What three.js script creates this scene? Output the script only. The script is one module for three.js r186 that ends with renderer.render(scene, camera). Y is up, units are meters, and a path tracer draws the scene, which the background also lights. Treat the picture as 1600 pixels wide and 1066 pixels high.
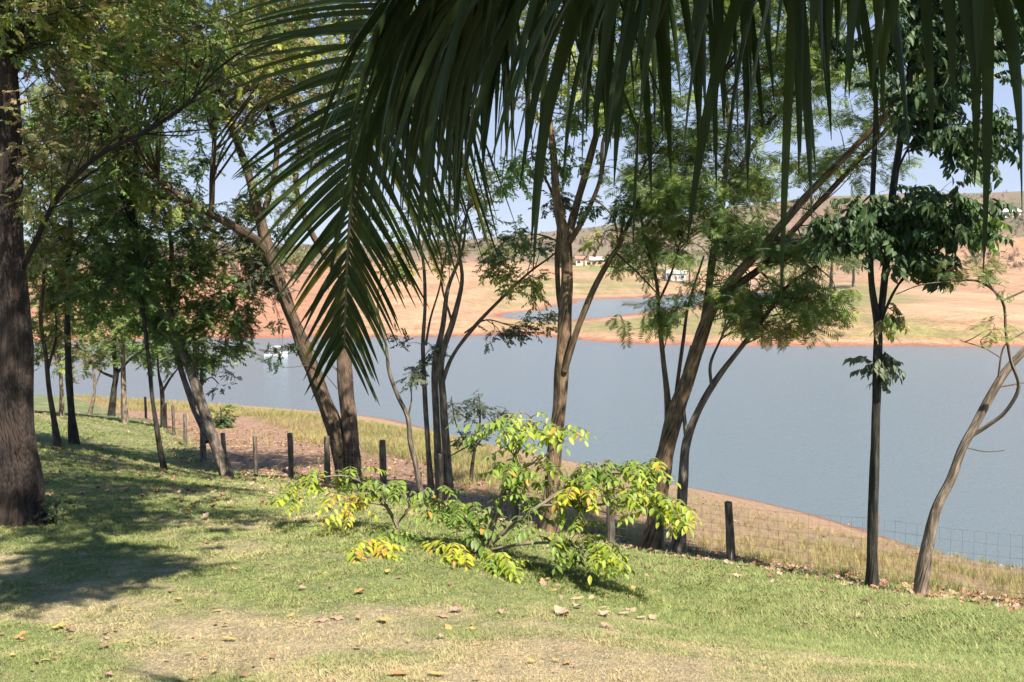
import * as THREE from 'three';
import { mergeGeometries } from 'three/addons/utils/BufferGeometryUtils.js';
import { ImprovedNoise } from 'three/addons/math/ImprovedNoise.js';

// ---------------------------------------------------------------- camera, sky, sun, exposure
const EYE = 12, F = 1400, PITCH = Math.atan(123 / 1400);          // lake surface is y = 0
const scene = new THREE.Scene();
const camera = new THREE.PerspectiveCamera(2 * Math.atan(533 / F) * 180 / Math.PI, 1600 / 1066, 0.05, 6000);
camera.position.set(0, EYE, 0);
camera.rotation.x = -PITCH;

const renderer = new THREE.WebGLRenderer({ antialias: true });
renderer.toneMapping = THREE.LinearToneMapping;
renderer.toneMappingExposure = 2.5;
renderer.shadowMap.enabled = true;

{
  const w = 256, h = 128, data = new Float32Array(w * h * 4);
  for (let j = 0; j < h; j++) {
    const el = (j + 0.5) / h * Math.PI - Math.PI / 2, s = Math.max(0, Math.sin(el));
    const k = Math.pow(s, 0.44);
    const r = 0.36 + (0.02 - 0.36) * k, g = 0.39 + (0.105 - 0.39) * k, b = 0.43 + (0.3 - 0.43) * k;
    for (let i = 0; i < w; i++) data.set([r, g, b, 1], (j * w + i) * 4);
  }
  const sky = new THREE.DataTexture(data, w, h, THREE.RGBAFormat, THREE.FloatType);
  sky.mapping = THREE.EquirectangularReflectionMapping; sky.magFilter = THREE.LinearFilter; sky.minFilter = THREE.LinearFilter;
  sky.needsUpdate = true;
  scene.background = sky; scene.environment = sky;
}
const SUN = new THREE.Vector3(0.32, 0.78, 0.42).normalize();
const sun = new THREE.DirectionalLight(new THREE.Color(1, 0.94, 0.84), 4.6);
sun.position.copy(SUN).multiplyScalar(120).add(new THREE.Vector3(0, 8, -25)); sun.target.position.set(0, 8, -25);
sun.castShadow = true; sun.shadow.mapSize.set(4096, 4096);
Object.assign(sun.shadow.camera, { left: -70, right: 70, top: 70, bottom: -70, near: 1, far: 400 });
scene.add(sun, sun.target);

scene.fog = new THREE.FogExp2(new THREE.Color(0.8, 0.86, 0.95), 0.0001);   // thin summer haze over the lake

// ---------------------------------------------------------------- helpers
const V = (x, y, z) => new THREE.Vector3(x, y, z);
const lerp = (a, b, t) => a + (b - a) * t, clamp = (x, a = 0, b = 1) => Math.min(b, Math.max(a, x));
const smooth = (a, b, x) => { const t = clamp((x - a) / (b - a)); return t * t * (3 - 2 * t); };
function rng(seed) { let s = seed * 2654435761 | 0; return () => { s = (s + 0x6d2b79f5) | 0; let t = Math.imul(s ^ (s >>> 15), 1 | s); t = (t + Math.imul(t ^ (t >>> 7), 61 | t)) ^ t; return ((t ^ (t >>> 14)) >>> 0) / 4294967296; }; }
const PN = new ImprovedNoise(), noise = (x, y, z = 0.37) => PN.noise(x, y, z);
const fbm = (x, y, z = 0.37, o = 4) => { let s = 0, a = 0.5; for (let i = 0; i < o; i++) { s += a * noise(x, y, z + i * 7.1); x *= 2.03; y *= 2.03; a *= 0.5; } return s; };
const cP = Math.cos(PITCH), sP = Math.sin(PITCH);
// a point of the place: column and row seen in the photograph, and its depth in metres
function at(px, py, d) {
  const x = (px - 800) / F, y = (533 - py) / F, dy = y * cP - sP, dz = -cP - y * sP, k = d / -dz;
  return V(x * k, EYE + dy * k, -d);
}
function atHeight(px, py, h) {                                     // the same, where the sight line meets a height
  const p = at(px, py, 1), k = (h - EYE) / (p.y - EYE);
  return V(p.x * k, h, -k);
}
const taken = new Map();
function numbered(n) { const k = taken.get(n) ?? 0; taken.set(n, k + 1); return k ? n + '_' + String(k).padStart(3, '0') : n; }
function tag(o, label, category, group, kind) { if (label) o.userData.label = label; if (category) o.userData.category = category; if (group) o.userData.group = group; if (kind) o.userData.kind = kind; return o; }
function shadows(o) { o.castShadow = true; o.receiveShadow = true; return o; }
function thing(name, label, category, pos, group) { const o = new THREE.Group(); o.name = numbered(name); o.position.copy(pos); tag(o, label, category, group); scene.add(o); return o; }
function part(name, geo, mat, parent) { const m = shadows(new THREE.Mesh(geo, mat)); m.name = name; parent.add(m); return m; }
function lib(pts) {                                                // thin-plate surface through [x, z, height]
  const n = pts.length, N = n + 3, S = 30, A = Array.from({ length: N }, () => new Float64Array(N + 1));
  const phi = (r2) => (r2 < 1e-12 ? 0 : 0.5 * r2 * Math.log(r2));
  for (let i = 0; i < n; i++) {
    for (let j = 0; j < n; j++) A[i][j] = phi(((pts[i][0] - pts[j][0]) ** 2 + (pts[i][1] - pts[j][1]) ** 2) / S / S);
    A[i][i] += 1e-4;
    A[i][n] = A[n][i] = 1; A[i][n + 1] = A[n + 1][i] = pts[i][0] / S; A[i][n + 2] = A[n + 2][i] = pts[i][1] / S; A[i][N] = pts[i][2];
  }
  for (let c = 0; c < N; c++) {
    let p = c; for (let r = c + 1; r < N; r++) if (Math.abs(A[r][c]) > Math.abs(A[p][c])) p = r;
    [A[c], A[p]] = [A[p], A[c]];
    for (let r = 0; r < N; r++) if (r !== c) { const f = A[r][c] / A[c][c]; if (f) for (let k = c; k <= N; k++) A[r][k] -= f * A[c][k]; }
  }
  const w = A.map((row, i) => row[N] / row[i]);
  return (x, z) => {
    let h = w[n] + w[n + 1] * x / S + w[n + 2] * z / S;
    for (let i = 0; i < n; i++) h += w[i] * phi(((x - pts[i][0]) ** 2 + (z - pts[i][1]) ** 2) / S / S);
    return h;
  };
}

// ---------------------------------------------------------------- terrain
const FENCE = [[1360, 915, 11.9], [1145, 880, 13], [955, 853, 14.2], [805, 818, 15.7], [690, 791, 17.2], [600, 771, 18.7], [511, 757, 20], [455, 749, 21.6], [400, 743, 23], [352, 737, 24.6], [315, 722, 27], [289, 697, 30.5], [272, 681, 34], [258, 668, 38], [228, 655, 43], [190, 647, 49]].map((p) => at(...p));
{ const a = FENCE[0], b = FENCE[1], e = a.clone().sub(b); FENCE.unshift(a.clone().add(e), ); FENCE.unshift(a.clone().addScaledVector(e, 2)); }
const near = [];
const nc = (px, py, d) => { const p = at(px, py, d); near.push([p.x, p.z, p.y]); };
[[800, 1066, 4.7], [150, 1066, 4.7], [1500, 1066, 4.9], [0, 985, 5.6], [400, 950, 6.3], [870, 948, 6.6], [0, 900, 7.1], [30, 815, 9], [420, 862, 8], [745, 868, 8.4], [1000, 962, 7.1], [1040, 915, 9.6], [1300, 1000, 7.6], [1500, 960, 9],
  [250, 815, 9.6], [300, 770, 13], [600, 800, 11.5], [250, 732, 20], [115, 695, 22], [195, 662, 34], [175, 650, 41], [60, 690, 21], [60, 645, 48], [355, 748, 20.6], [150, 740, 15.5],
  [400, 706, 29], [470, 700, 30], [600, 728, 24], [450, 650, 47], [350, 652, 45], [560, 663, 48], [280, 655, 48], [1080, 812, 21], [1180, 825, 20.5], [900, 765, 24], [740, 715, 30], [1300, 840, 20]].forEach((a) => nc(...a));
FENCE.forEach((p) => near.push([p.x, p.z, p.y]));
[[-28, 6, 10.2], [0, 8, 10.2], [28, 6, 9], [0, 0, 10.05], [-30, -14, 9], [0, 40, 11], [-40, 40, 11], [40, 40, 8], [26, -12, 5]].forEach((a) => near.push(a));
const SHORE = [[1600, 915], [1400, 845], [1250, 799], [1150, 776], [1075, 761], [900, 722], [740, 690], [660, 668], [600, 654], [480, 641], [350, 632], [200, 624], [60, 618]].map((p) => atHeight(p[0], p[1], 0));
SHORE.unshift(V(42, 0, -16));
for (const p of SHORE) { near.push([p.x, p.z, 0]); near.push([p.x + 4, p.z - 9, -1.6]); near.push([p.x + 10, p.z - 26, -2.6]); }
near.push([-70, -70, 1.5], [-45, -60, 3.4]);
const nearRaw = lib(near);
const groundY = (x, z) => { let h = nearRaw(x, z); const far = Math.max(0, Math.hypot(x, z + 30) - 70); if (far > 0) h = clamp(h, -4, 12); return Math.max(h, -4) + 0.03 * fbm(x * 0.8, z * 0.8, 3.3, 3); };
const GF = (px, py, d) => { const p = at(px, py, d); p.y = groundY(p.x, p.z); return p; };

const farPts = [];
const fh = (px, py, h) => { const p = atHeight(px, py, h); farPts.push([p.x, p.z, h]); };
const fd = (px, py, d) => { const p = at(px, py, d); farPts.push([p.x, p.z, p.y]); };
for (const [px, py] of [[1900, 545], [1600, 541], [1450, 541], [1300, 541], [1150, 541], [1000, 538], [900, 531], [820, 524], [700, 526], [560, 527], [430, 528], [300, 530], [100, 534], [-200, 540]]) {
  const p = atHeight(px, py, 0); farPts.push([p.x, p.z, 0]); farPts.push([p.x * 0.9, p.z * 0.9, -1.6]); farPts.push([p.x * 0.74, p.z * 0.74, -4]);
}
for (const [px, y0, y1] of [[840, 503, 486], [900, 498, 474], [1000, 488, 466], [1100, 473, 456], [1200, 456, 445], [1290, 441, 435]]) { fh(px, y0, 0); fh(px, y1, 0); fh(px, (y0 + y1) / 2, -0.8); }
[[770, 496, 1.0], [715, 496, 2], [800, 514, 0.5], [900, 514, 0.9], [1000, 512, 1.0], [1000, 500, 1.1], [1100, 505, 1.4], [1100, 488, 1.2], [1200, 500, 2], [1200, 475, 1.6], [1300, 500, 2.2], [1300, 465, 2], [1400, 505, 2.4], [1550, 505, 2.6]].forEach((a) => fh(...a));
[[900, 450, 330], [1000, 448, 350], [820, 462, 290], [900, 424, 400], [1000, 424, 420], [960, 398, 470], [850, 384, 620], [1000, 380, 640], [1100, 410, 560], [1100, 372, 680], [1200, 405, 640], [1200, 358, 720], [1300, 345, 720], [1330, 420, 520], [1450, 305, 740], [1600, 292, 760], [1800, 280, 760],
  [1400, 445, 330], [1400, 390, 450], [1550, 470, 210], [1600, 425, 290], [1550, 372, 380], [1570, 328, 520], [1800, 380, 330], [1850, 480, 190],
  [700, 500, 178], [700, 455, 235], [700, 394, 520], [560, 480, 180], [560, 440, 240], [560, 395, 420], [430, 495, 168], [430, 440, 210], [430, 400, 300], [430, 388, 500], [250, 440, 210], [250, 395, 400], [0, 440, 230], [0, 390, 420], [-300, 440, 230], [-300, 390, 450], [2200, 330, 700], [400, 400, 900], [0, 398, 900], [-400, 398, 900], [700, 398, 1000], [900, 390, 1000], [1100, 378, 1000], [1300, 355, 1000], [1500, 312, 1000], [1700, 300, 1000], [2200, 330, 1000]].forEach((a) => fd(...a));
const farRaw = lib(farPts);
const farY = (x, z) => {
  const r = Math.hypot(x, z), h = farRaw(x, z), k = smooth(800, 1100, r);
  return lerp(clamp(h, -5, 75), Math.min(30, h), k) + smooth(220, 500, r) * 2.2 * fbm(x * 0.02, z * 0.02, 1.2) + 0.15 * fbm(x * 0.1, z * 0.1, 5, 3);
};
// signed distance from the fence (plus = lake side)
function fenceSide(x, z) {
  let best = 1e9, sign = 1;
  for (let i = 0; i < FENCE.length - 1; i++) {
    const a = FENCE[i], b = FENCE[i + 1], dx = b.x - a.x, dz = b.z - a.z, t = clamp(((x - a.x) * dx + (z - a.z) * dz) / (dx * dx + dz * dz));
    const ex = x - a.x - dx * t, ez = z - a.z - dz * t, d = Math.hypot(ex, ez);
    if (d < best) { best = d; sign = dx * (z - a.z) - dz * (x - a.x) > 0 ? 1 : -1; }
  }
  return best * sign;
}
const mix3 = (a, b, t) => [lerp(a[0], b[0], t), lerp(a[1], b[1], t), lerp(a[2], b[2], t)];
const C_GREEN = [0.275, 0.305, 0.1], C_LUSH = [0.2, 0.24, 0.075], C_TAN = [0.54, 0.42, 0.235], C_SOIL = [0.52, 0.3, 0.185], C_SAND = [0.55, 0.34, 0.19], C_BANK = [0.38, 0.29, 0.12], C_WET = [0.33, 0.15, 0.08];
function lawnTan(x, z) {                                            // worn dry patches of the lawn
  const n = fbm(x * 0.55 + 3, z * 0.8 + 1, 2.2) + 0.5 * fbm(x * 2.3, z * 3, 4.1), worn = Math.exp(-(((x - 0.2) / 2.3) ** 2 + ((z + 4.9) / 1.1) ** 2)) + 0.5 * Math.exp(-(((x + 0.6) / 1.6) ** 2 + ((z + 6.2) / 0.5) ** 2));
  return clamp(smooth(-0.1, 0.42, n + worn * 0.42 - 0.03));
}
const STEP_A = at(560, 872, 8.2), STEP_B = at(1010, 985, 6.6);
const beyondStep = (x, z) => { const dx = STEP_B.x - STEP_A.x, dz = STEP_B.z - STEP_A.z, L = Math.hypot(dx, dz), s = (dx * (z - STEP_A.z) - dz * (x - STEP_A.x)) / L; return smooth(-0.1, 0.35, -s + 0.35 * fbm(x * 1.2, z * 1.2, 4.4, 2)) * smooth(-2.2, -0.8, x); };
function nearColor(x, z, h) {
  const side = fenceSide(x, z) + 0.7 * fbm(x * 0.5, z * 0.5, 9), n = fbm(x * 0.4, z * 0.4, 6.6), m = fbm(x * 2.6, z * 2.6, 8.2, 3);
  const rough = clamp(0.5 + 2 * fbm(x * 1.3, z * 1.3, 1.4, 3));
  let lawn = mix3(C_GREEN, C_TAN, lawnTan(x, z));
  const darkGreen = smooth(0.35, 0.65, smooth(-6, -11, z) * 0.7 + 1.2 * fbm(x * 0.7, z * 0.9, 12.1, 3)); lawn = mix3(lawn, C_LUSH, Math.max(darkGreen * rough, beyondStep(x, z) * 0.8));   // lawn turns darker green with distance and past the step, edges broken by noise
  const soilW = clamp(smooth(-0.5, 0.6, side)), left = smooth(2, -4, x);
  let c = mix3(lawn, C_SOIL, soilW);
  const bankStart = lerp(1.2, 5, left);
  c = mix3(c, mix3(C_BANK, C_SAND, (1 - left) * 0.6 + 0.15), soilW * smooth(bankStart - 1, bankStart + 2, side + n * 3));
  c = mix3(c, C_SAND, smooth(3.2, 1.7, h + n * 2.2) * soilW);
  c = mix3(c, C_WET, smooth(0.35, 0.02, h));
  const v = 1 + 0.28 * m;
  return [c[0] * v, c[1] * v, c[2] * v];
}
function farColor(x, z, h) {
  const r = Math.hypot(x, z), px = 800 + F * x / Math.max(1, -z), n = fbm(x * 0.018, z * 0.03, 2.7), m = fbm(x * 0.07, z * 0.12, 4.9, 3);
  const band = noise(h * 1.9 + n * 1.5, 3.3, 1) * 0.6 + noise(h * 5.1 + n * 2, 8.1, 1) * 0.4;
  let c = mix3([0.57, 0.35, 0.19], [0.43, 0.22, 0.11], clamp(0.45 + band * 1.3 + m * 0.6));
  c = mix3(c, [0.44, 0.19, 0.1], smooth(620, 470, px) * 0.75);
  const green = smooth(0.5, 1.1, h) * smooth(9, 4.5, h) * smooth(0.1, 0.6, 0.55 + n * 1.2 + band * 0.5) * smooth(700, 850, px) * smooth(480, 330, r + n * 60) * smooth(3.2, 1.6, h - 3 * smooth(1500, 1250, px) + n * 3);
  c = mix3(c, [0.27, 0.24, 0.075], green * 0.9);
  const hill = smooth(9.5, 14, h - 12 * smooth(1350, 1550, px) * smooth(520, 430, r) + n * 6);
  c = mix3(c, mix3([0.3, 0.175, 0.115], [0.17, 0.17, 0.065], clamp(0.45 + 1.6 * m + n)), hill);
  c = mix3(c, [0.2, 0.24, 0.07], smooth(300, 420, r) * Math.exp(-(((px - 950) / 60) ** 2)) * smooth(6.5, 9, h) * smooth(15, 11, h));
  c = mix3(c, [0.36, 0.14, 0.075], smooth(0.45, 0.05, h));
  const v = 1 + 0.25 * m;
  return [c[0] * v, c[1] * v, c[2] * v];
}
function grain(size, seed, lo, hi) {                                // fine mottled grain, tiles
  const data = new Uint8Array(size * size * 4), r = rng(seed), base = new Float32Array(size * size);
  for (const [cells, amp] of [[8, 0.25], [32, 0.3], [96, 0.35], [size / 2, 0.45]]) {
    const g = Float32Array.from({ length: cells * cells }, () => r() - 0.5);
    for (let y = 0; y < size; y++) for (let x = 0; x < size; x++) {
      const u = x / size * cells, v = y / size * cells, i = u | 0, j = v | 0, fu = u - i, fv = v - j, i2 = (i + 1) % cells, j2 = (j + 1) % cells;
      base[y * size + x] += amp * lerp(lerp(g[j * cells + i], g[j * cells + i2], fu), lerp(g[j2 * cells + i], g[j2 * cells + i2], fu), fv);
    }
  }
  for (let i = 0; i < size * size; i++) { const k = clamp((lo + hi) / 2 + base[i] * (hi - lo) * 1.3) * 255; data.set([k, k, k, 255], i * 4); }
  const t = new THREE.DataTexture(data, size, size); t.wrapS = t.wrapT = THREE.RepeatWrapping; t.magFilter = THREE.LinearFilter; t.minFilter = THREE.LinearMipmapLinearFilter; t.generateMipmaps = true; t.needsUpdate = true;
  return t;
}
const grainTex = grain(512, 5, 0.62, 1), bumpTex = grain(512, 6, 0, 1);
grainTex.colorSpace = THREE.SRGBColorSpace;
function rep(t, k) { const c = t.clone(); c.repeat.set(k, k); c.needsUpdate = true; return c; }

function polar(radii, angles, height, color) {
  const nr = radii.length, na = angles.length, pos = new Float32Array(nr * na * 3), col = new Float32Array(nr * na * 3), uv = new Float32Array(nr * na * 2), idx = [];
  for (let i = 0; i < nr; i++) for (let j = 0; j < na; j++) {
    const x = radii[i] * Math.sin(angles[j]), z = -radii[i] * Math.cos(angles[j]), h = height(x, z), k = i * na + j;
    pos.set([x, h, z], k * 3); col.set(color(x, z, h), k * 3); uv.set([x, z], k * 2);
    if (i && j) { const a = k - na - 1, b = k - na, c = k - 1; idx.push(a, b, c, b, k, c); }
  }
  const g = new THREE.BufferGeometry();
  g.setAttribute('position', new THREE.BufferAttribute(pos, 3)); g.setAttribute('color', new THREE.BufferAttribute(col, 3)); g.setAttribute('uv', new THREE.BufferAttribute(uv, 2)); g.setIndex(idx);
  g.computeVertexNormals(); return g;
}
{
  const ang = []; for (let i = 0; i <= 36; i++) ang.push(-Math.PI + (Math.PI - 0.72) * i / 36);
  for (let i = 1; i <= 300; i++) ang.push(-0.72 + 1.44 * i / 300);
  for (let i = 1; i <= 36; i++) ang.push(0.72 + (Math.PI - 0.72) * i / 36);
  const rad = [0.01, 0.8, 1.8]; for (let i = 0; i <= 270; i++) rad.push(2.6 * Math.pow(112 / 2.6, i / 270));
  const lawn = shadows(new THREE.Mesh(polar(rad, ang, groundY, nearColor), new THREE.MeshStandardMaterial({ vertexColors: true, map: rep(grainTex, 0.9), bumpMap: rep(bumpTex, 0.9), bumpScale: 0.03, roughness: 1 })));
  lawn.name = 'ground'; tag(lawn, 'sloping lawn and orange bank falling to the lake', 'ground', null, 'structure'); scene.add(lawn);
  const fang = []; for (let i = 0; i <= 420; i++) fang.push(-1.1 + 2.2 * i / 420);
  const frad = []; for (let i = 0; i <= 240; i++) frad.push(1 / lerp(1 / 108, 1 / 1500, Math.pow(i / 240, 0.9)));
  const shore = shadows(new THREE.Mesh(polar(frad, fang, farY, farColor), new THREE.MeshStandardMaterial({ vertexColors: true, map: rep(grainTex, 0.05), roughness: 1 })));
  shore.name = 'hillside'; tag(shore, 'orange sandbanks and dry hills across the lake', 'hillside', null, 'structure'); scene.add(shore);
  const wg = new THREE.PlaneGeometry(2400, 1500); wg.rotateX(-Math.PI / 2); wg.translate(0, 0, -740);
  const wuv = wg.attributes.uv; for (let i = 0; i < wuv.count; i++) wuv.setXY(i, wg.attributes.position.getX(i), wg.attributes.position.getZ(i));
  const ripple = bumpTex.clone(); ripple.repeat.set(0.06, 0.16); ripple.needsUpdate = true;
  const water = new THREE.Mesh(wg, new THREE.MeshStandardMaterial({ color: new THREE.Color(0.105, 0.13, 0.13), roughness: 0.2, bumpMap: ripple, bumpScale: 0.024 }));
  water.receiveShadow = true; water.name = 'lake_water'; tag(water, 'calm grey blue lake water behind the trees', 'water', null, 'structure'); scene.add(water);
}

// ---------------------------------------------------------------- plant building blocks
function barkTexture(seed, streak) {
  const w = 256, h = 512, data = new Uint8Array(w * h * 4), r = rng(seed), ph = r() * 50;
  for (let y = 0; y < h; y++) for (let x = 0; x < w; x++) {
    const a = x / w * 2 * Math.PI, cx = Math.cos(a), sx = Math.sin(a), v = y / h * 2 * Math.PI, cy = Math.cos(v), sy = Math.sin(v);
    const ridge = 1 - Math.abs(PN.noise(cx * 4 * streak + ph, sx * 4 * streak + cy * 1.4, sy * 1.4 + ph)) * 2.2;
    const fine = PN.noise(cx * 17 + ph, sx * 17 + cy * 6, sy * 6), pat = PN.noise(cx * 1.3 + cy * 1.2 + ph, sx * 1.3 + 5, sy * 1.2);
    const k = clamp(0.62 + 0.24 * (ridge - 0.5) + 0.22 * fine + 0.3 * pat) * 255;
    data.set([k, k, k, 255], (y * w + x) * 4);
  }
  const t = new THREE.DataTexture(data, w, h); t.wrapS = t.wrapT = THREE.RepeatWrapping; t.magFilter = THREE.LinearFilter; t.minFilter = THREE.LinearMipmapLinearFilter; t.generateMipmaps = true; t.needsUpdate = true;
  return t;
}
const barkA = barkTexture(3, 2), barkB = barkTexture(8, 1);
function bark(c, t = barkA, bump = 0.02) { const m = t.clone(); m.colorSpace = THREE.SRGBColorSpace; m.needsUpdate = true; return new THREE.MeshStandardMaterial({ color: new THREE.Color(...c), map: m, bumpMap: t, bumpScale: bump, roughness: 0.95 }); }
const BARK = { dark: bark([0.08, 0.05, 0.035], barkA, 0.05), brown: bark([0.24, 0.155, 0.095]), warm: bark([0.37, 0.24, 0.13], barkB, 0.012), grey: bark([0.4, 0.31, 0.235], barkB), deep: bark([0.1, 0.085, 0.06], barkB), pale: bark([0.52, 0.39, 0.27], barkB), stem: bark([0.5, 0.4, 0.28], barkB, 0.002), post: bark([0.33, 0.26, 0.19], barkA, 0.008), paleWood: bark([0.4, 0.34, 0.27], barkA, 0.006) };
function tube(pts, sides = 8, step = 3, rough = 0, seed = 1) {      // pts: {p, r}; one tapering, slightly uneven tube with closed end
  const curve = new THREE.CatmullRomCurve3(pts.map((q) => q.p), false, 'centripetal'), n = Math.max(2, (pts.length - 1) * step);
  const pos = [], uv = [], idx = []; let side = null, along = 0, last = null;
  for (let i = 0; i <= n; i++) {
    const t = i / n, p = curve.getPoint(t), tan = curve.getTangent(t), f = t * (pts.length - 1), a = Math.min(pts.length - 2, f | 0);
    const r = lerp(pts[a].r, pts[a + 1].r, f - a);
    if (!side) side = V(1, 0, 0.2).cross(tan).normalize(); side.addScaledVector(tan, -side.dot(tan)).normalize();
    const bi = tan.clone().cross(side); if (last) along += last.distanceTo(p); last = p;
    for (let j = 0; j <= sides; j++) {
      const an = j / sides * 2 * Math.PI, c = Math.cos(an), s = Math.sin(an);
      const k = r * (1 + (rough ? rough * noise(c * 1.6 + seed, s * 1.6 + along * 1.1, along * 0.8 + seed) * 2 : 0));
      pos.push(p.x + (side.x * c + bi.x * s) * k, p.y + (side.y * c + bi.y * s) * k, p.z + (side.z * c + bi.z * s) * k); uv.push(j / sides, along * 0.6);
      if (i && j) { const q = i * (sides + 1) + j; idx.push(q - sides - 2, q - 1, q - sides - 1, q - sides - 1, q - 1, q); }
    }
  }
  const cap = pos.length / 3, e = pts[pts.length - 1].p; pos.push(e.x, e.y, e.z); uv.push(0.5, along * 0.6);
  for (let j = 0; j < sides; j++) { const q = n * (sides + 1) + j; idx.push(q, cap, q + 1); }
  const g = new THREE.BufferGeometry(); g.setAttribute('position', new THREE.Float32BufferAttribute(pos, 3)); g.setAttribute('uv', new THREE.Float32BufferAttribute(uv, 2)); g.setIndex(idx); g.computeVertexNormals();
  return g;
}
class Faces {                                                       // small leaf faces gathered into one geometry
  constructor() { this.pos = []; this.idx = []; }
  leaf(base, dir, up, len, wid, fold = 0.25, bend = 0.15, seg = 2) { // pointed oval leaf, folded along its midrib and bent down
    const s = dir.clone().cross(up).normalize(), u = s.clone().cross(dir).normalize(), o = this.pos.length / 3, prof = seg === 2 ? [0, 0.5, 1] : seg === 3 ? [0, 0.32, 0.68, 1] : [0, 0.25, 0.5, 0.75, 1];
    const wd = seg === 2 ? [0, 1, 0] : seg === 3 ? [0, 1, 0.8, 0] : [0.12, 0.85, 1, 0.7, 0];
    for (let i = 0; i < prof.length; i++) {
      const t = prof[i], c = base.clone().addScaledVector(dir, len * t).addScaledVector(u, -bend * len * t * t), w = wid / 2 * wd[i];
      const l = c.clone().addScaledVector(s, -w).addScaledVector(u, w * fold), r = c.clone().addScaledVector(s, w).addScaledVector(u, w * fold);
      this.pos.push(l.x, l.y, l.z, c.x, c.y, c.z, r.x, r.y, r.z);
      if (i) { const k = o + i * 3; this.idx.push(k - 3, k - 2, k, k - 2, k + 1, k, k - 2, k - 1, k + 1, k - 1, k + 2, k + 1); }
    }
  }
  strip(a, b, w, up) {
    const d = b.clone().sub(a), s = d.clone().cross(up).normalize().multiplyScalar(w / 2), m = a.clone().lerp(b, 0.5), o = this.pos.length / 3;
    for (const p of [a, m.clone().add(s), b, m.clone().sub(s)]) this.pos.push(p.x, p.y, p.z);
    this.idx.push(o, o + 1, o + 2, o, o + 2, o + 3);
  }
  geo() { const g = new THREE.BufferGeometry(); g.setAttribute('position', new THREE.Float32BufferAttribute(this.pos, 3)); g.setAttribute('uv', new THREE.Float32BufferAttribute(new Float32Array(this.pos.length / 3 * 2), 2)); g.setIndex(this.idx); g.computeVertexNormals(); return g; }
}
const UP = V(0, 1, 0);
// sprays: twig end along +x, up = +y, about 1 unit long; scaled where they are placed
function sprayFeather(seed) {
  const f = new Faces(), r = rng(seed);
  f.strip(V(0, 0, 0), V(0.9, -0.12, 0), 0.02, UP);
  for (let i = 0; i < 8; i++) for (const s of [-1, 1]) {
    const t = 0.1 + 0.85 * i / 8, L = 0.42 * Math.sin(0.5 + t * 2.2), b = V(t * 0.92, -0.12 * t * t, 0);
    f.strip(b, b.clone().add(V(L * 0.5, -0.05 - 0.12 * r(), s * L)), 0.075, V(0.2 * r(), 1, 0.3 * s * r()));
  }
  return f.geo();
}
function sprayTwig(seed, n = 19, len = 0.21, wid = 0.1) {
  const f = new Faces(), r = rng(seed); f.strip(V(0, 0, 0), V(0.85, -0.08, 0), 0.025, UP);
  for (let i = 0; i < n; i++) { const t = 0.1 + 0.8 * i / n, s = i % 2 ? 1 : -1; f.leaf(V(t * 0.9, -0.08 * t, 0), V(0.5 + r() * 0.6, -0.5 + r() * 0.7, s * (0.5 + r())).normalize(), V(r() - 0.5, 1, r() - 0.5), len * (0.7 + 0.5 * r()), wid * (0.8 + 0.4 * r()), 0.25, 0.2); }
  return f.geo();
}
function sprayBroad(seed) {
  const f = new Faces(), r = rng(seed); f.strip(V(0, 0, 0), V(0.8, -0.1, 0), 0.03, UP);
  for (let i = 0; i < 9; i++) { const t = 0.1 + 0.85 * i / 9, s = i % 2 ? 1 : -1; f.leaf(V(t * 0.9, -0.1 * t, 0), V(0.35 + r() * 0.3, -0.9 + r() * 0.5, s * (0.35 + 0.4 * r())).normalize(), V(r() - 0.5, 0.2 + r(), s * 1.2 * r()), 0.42 * (0.7 + 0.5 * r()), 0.17, 0.25, 0.25, 3); }
  return f.geo();
}
const SPRAYS = { feather: [sprayFeather(11), sprayFeather(12)], twig: [sprayTwig(21), sprayTwig(22), sprayTwig(23, 14, 0.27, 0.12)], broad: [sprayBroad(31), sprayBroad(32)] };
const SIZE = { feather: 0.26, twig: 0.3, broad: 0.25 };
function leafMaterial(through = 0.35, rough = 0.7) { return new THREE.MeshPhysicalMaterial({ color: 0xffffff, roughness: rough, transmission: through, thickness: 0, side: THREE.DoubleSide, specularIntensity: 0.4 }); }
const LEAF = { feather: leafMaterial(0.58, 0.8), twig: leafMaterial(0.58, 0.7), broad: leafMaterial(0.25, 0.5) };
const PAL = {
  olive: [[0.295, 0.333, 0.075], [0.226, 0.301, 0.075], [0.347, 0.311, 0.106], [0.381, 0.301, 0.138], [0.207, 0.290, 0.085], [0.433, 0.457, 0.085]],
  brown: [[0.304, 0.237, 0.110], [0.365, 0.270, 0.135], [0.258, 0.253, 0.077], [0.213, 0.220, 0.085]],
  green: [[0.138, 0.230, 0.055], [0.184, 0.285, 0.064], [0.110, 0.184, 0.055], [0.239, 0.331, 0.074]],
  fresh: [[0.196, 0.294, 0.063], [0.252, 0.336, 0.084], [0.140, 0.238, 0.056], [0.280, 0.336, 0.098]],
  feather: [[0.214, 0.322, 0.068], [0.286, 0.386, 0.085], [0.161, 0.241, 0.053], [0.356, 0.419, 0.106]],
  dark: [[0.040, 0.075, 0.023], [0.052, 0.092, 0.029], [0.069, 0.115, 0.034]],
  rust: [[0.480, 0.204, 0.072], [0.360, 0.240, 0.072], [0.216, 0.228, 0.060]],
  greygreen: [[0.117, 0.143, 0.078], [0.156, 0.169, 0.091], [0.091, 0.117, 0.065]],
};
const _m = new THREE.Matrix4(), _x = V(), _y = V(), _z = V();
function basis(p, fwd, up, s) { _x.copy(fwd).normalize(); _z.copy(_x).cross(up).normalize(); _y.copy(_z).cross(_x); return _m.makeBasis(_x, _y, _z).scale(V(s, s, s)).setPosition(p).clone(); }
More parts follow.
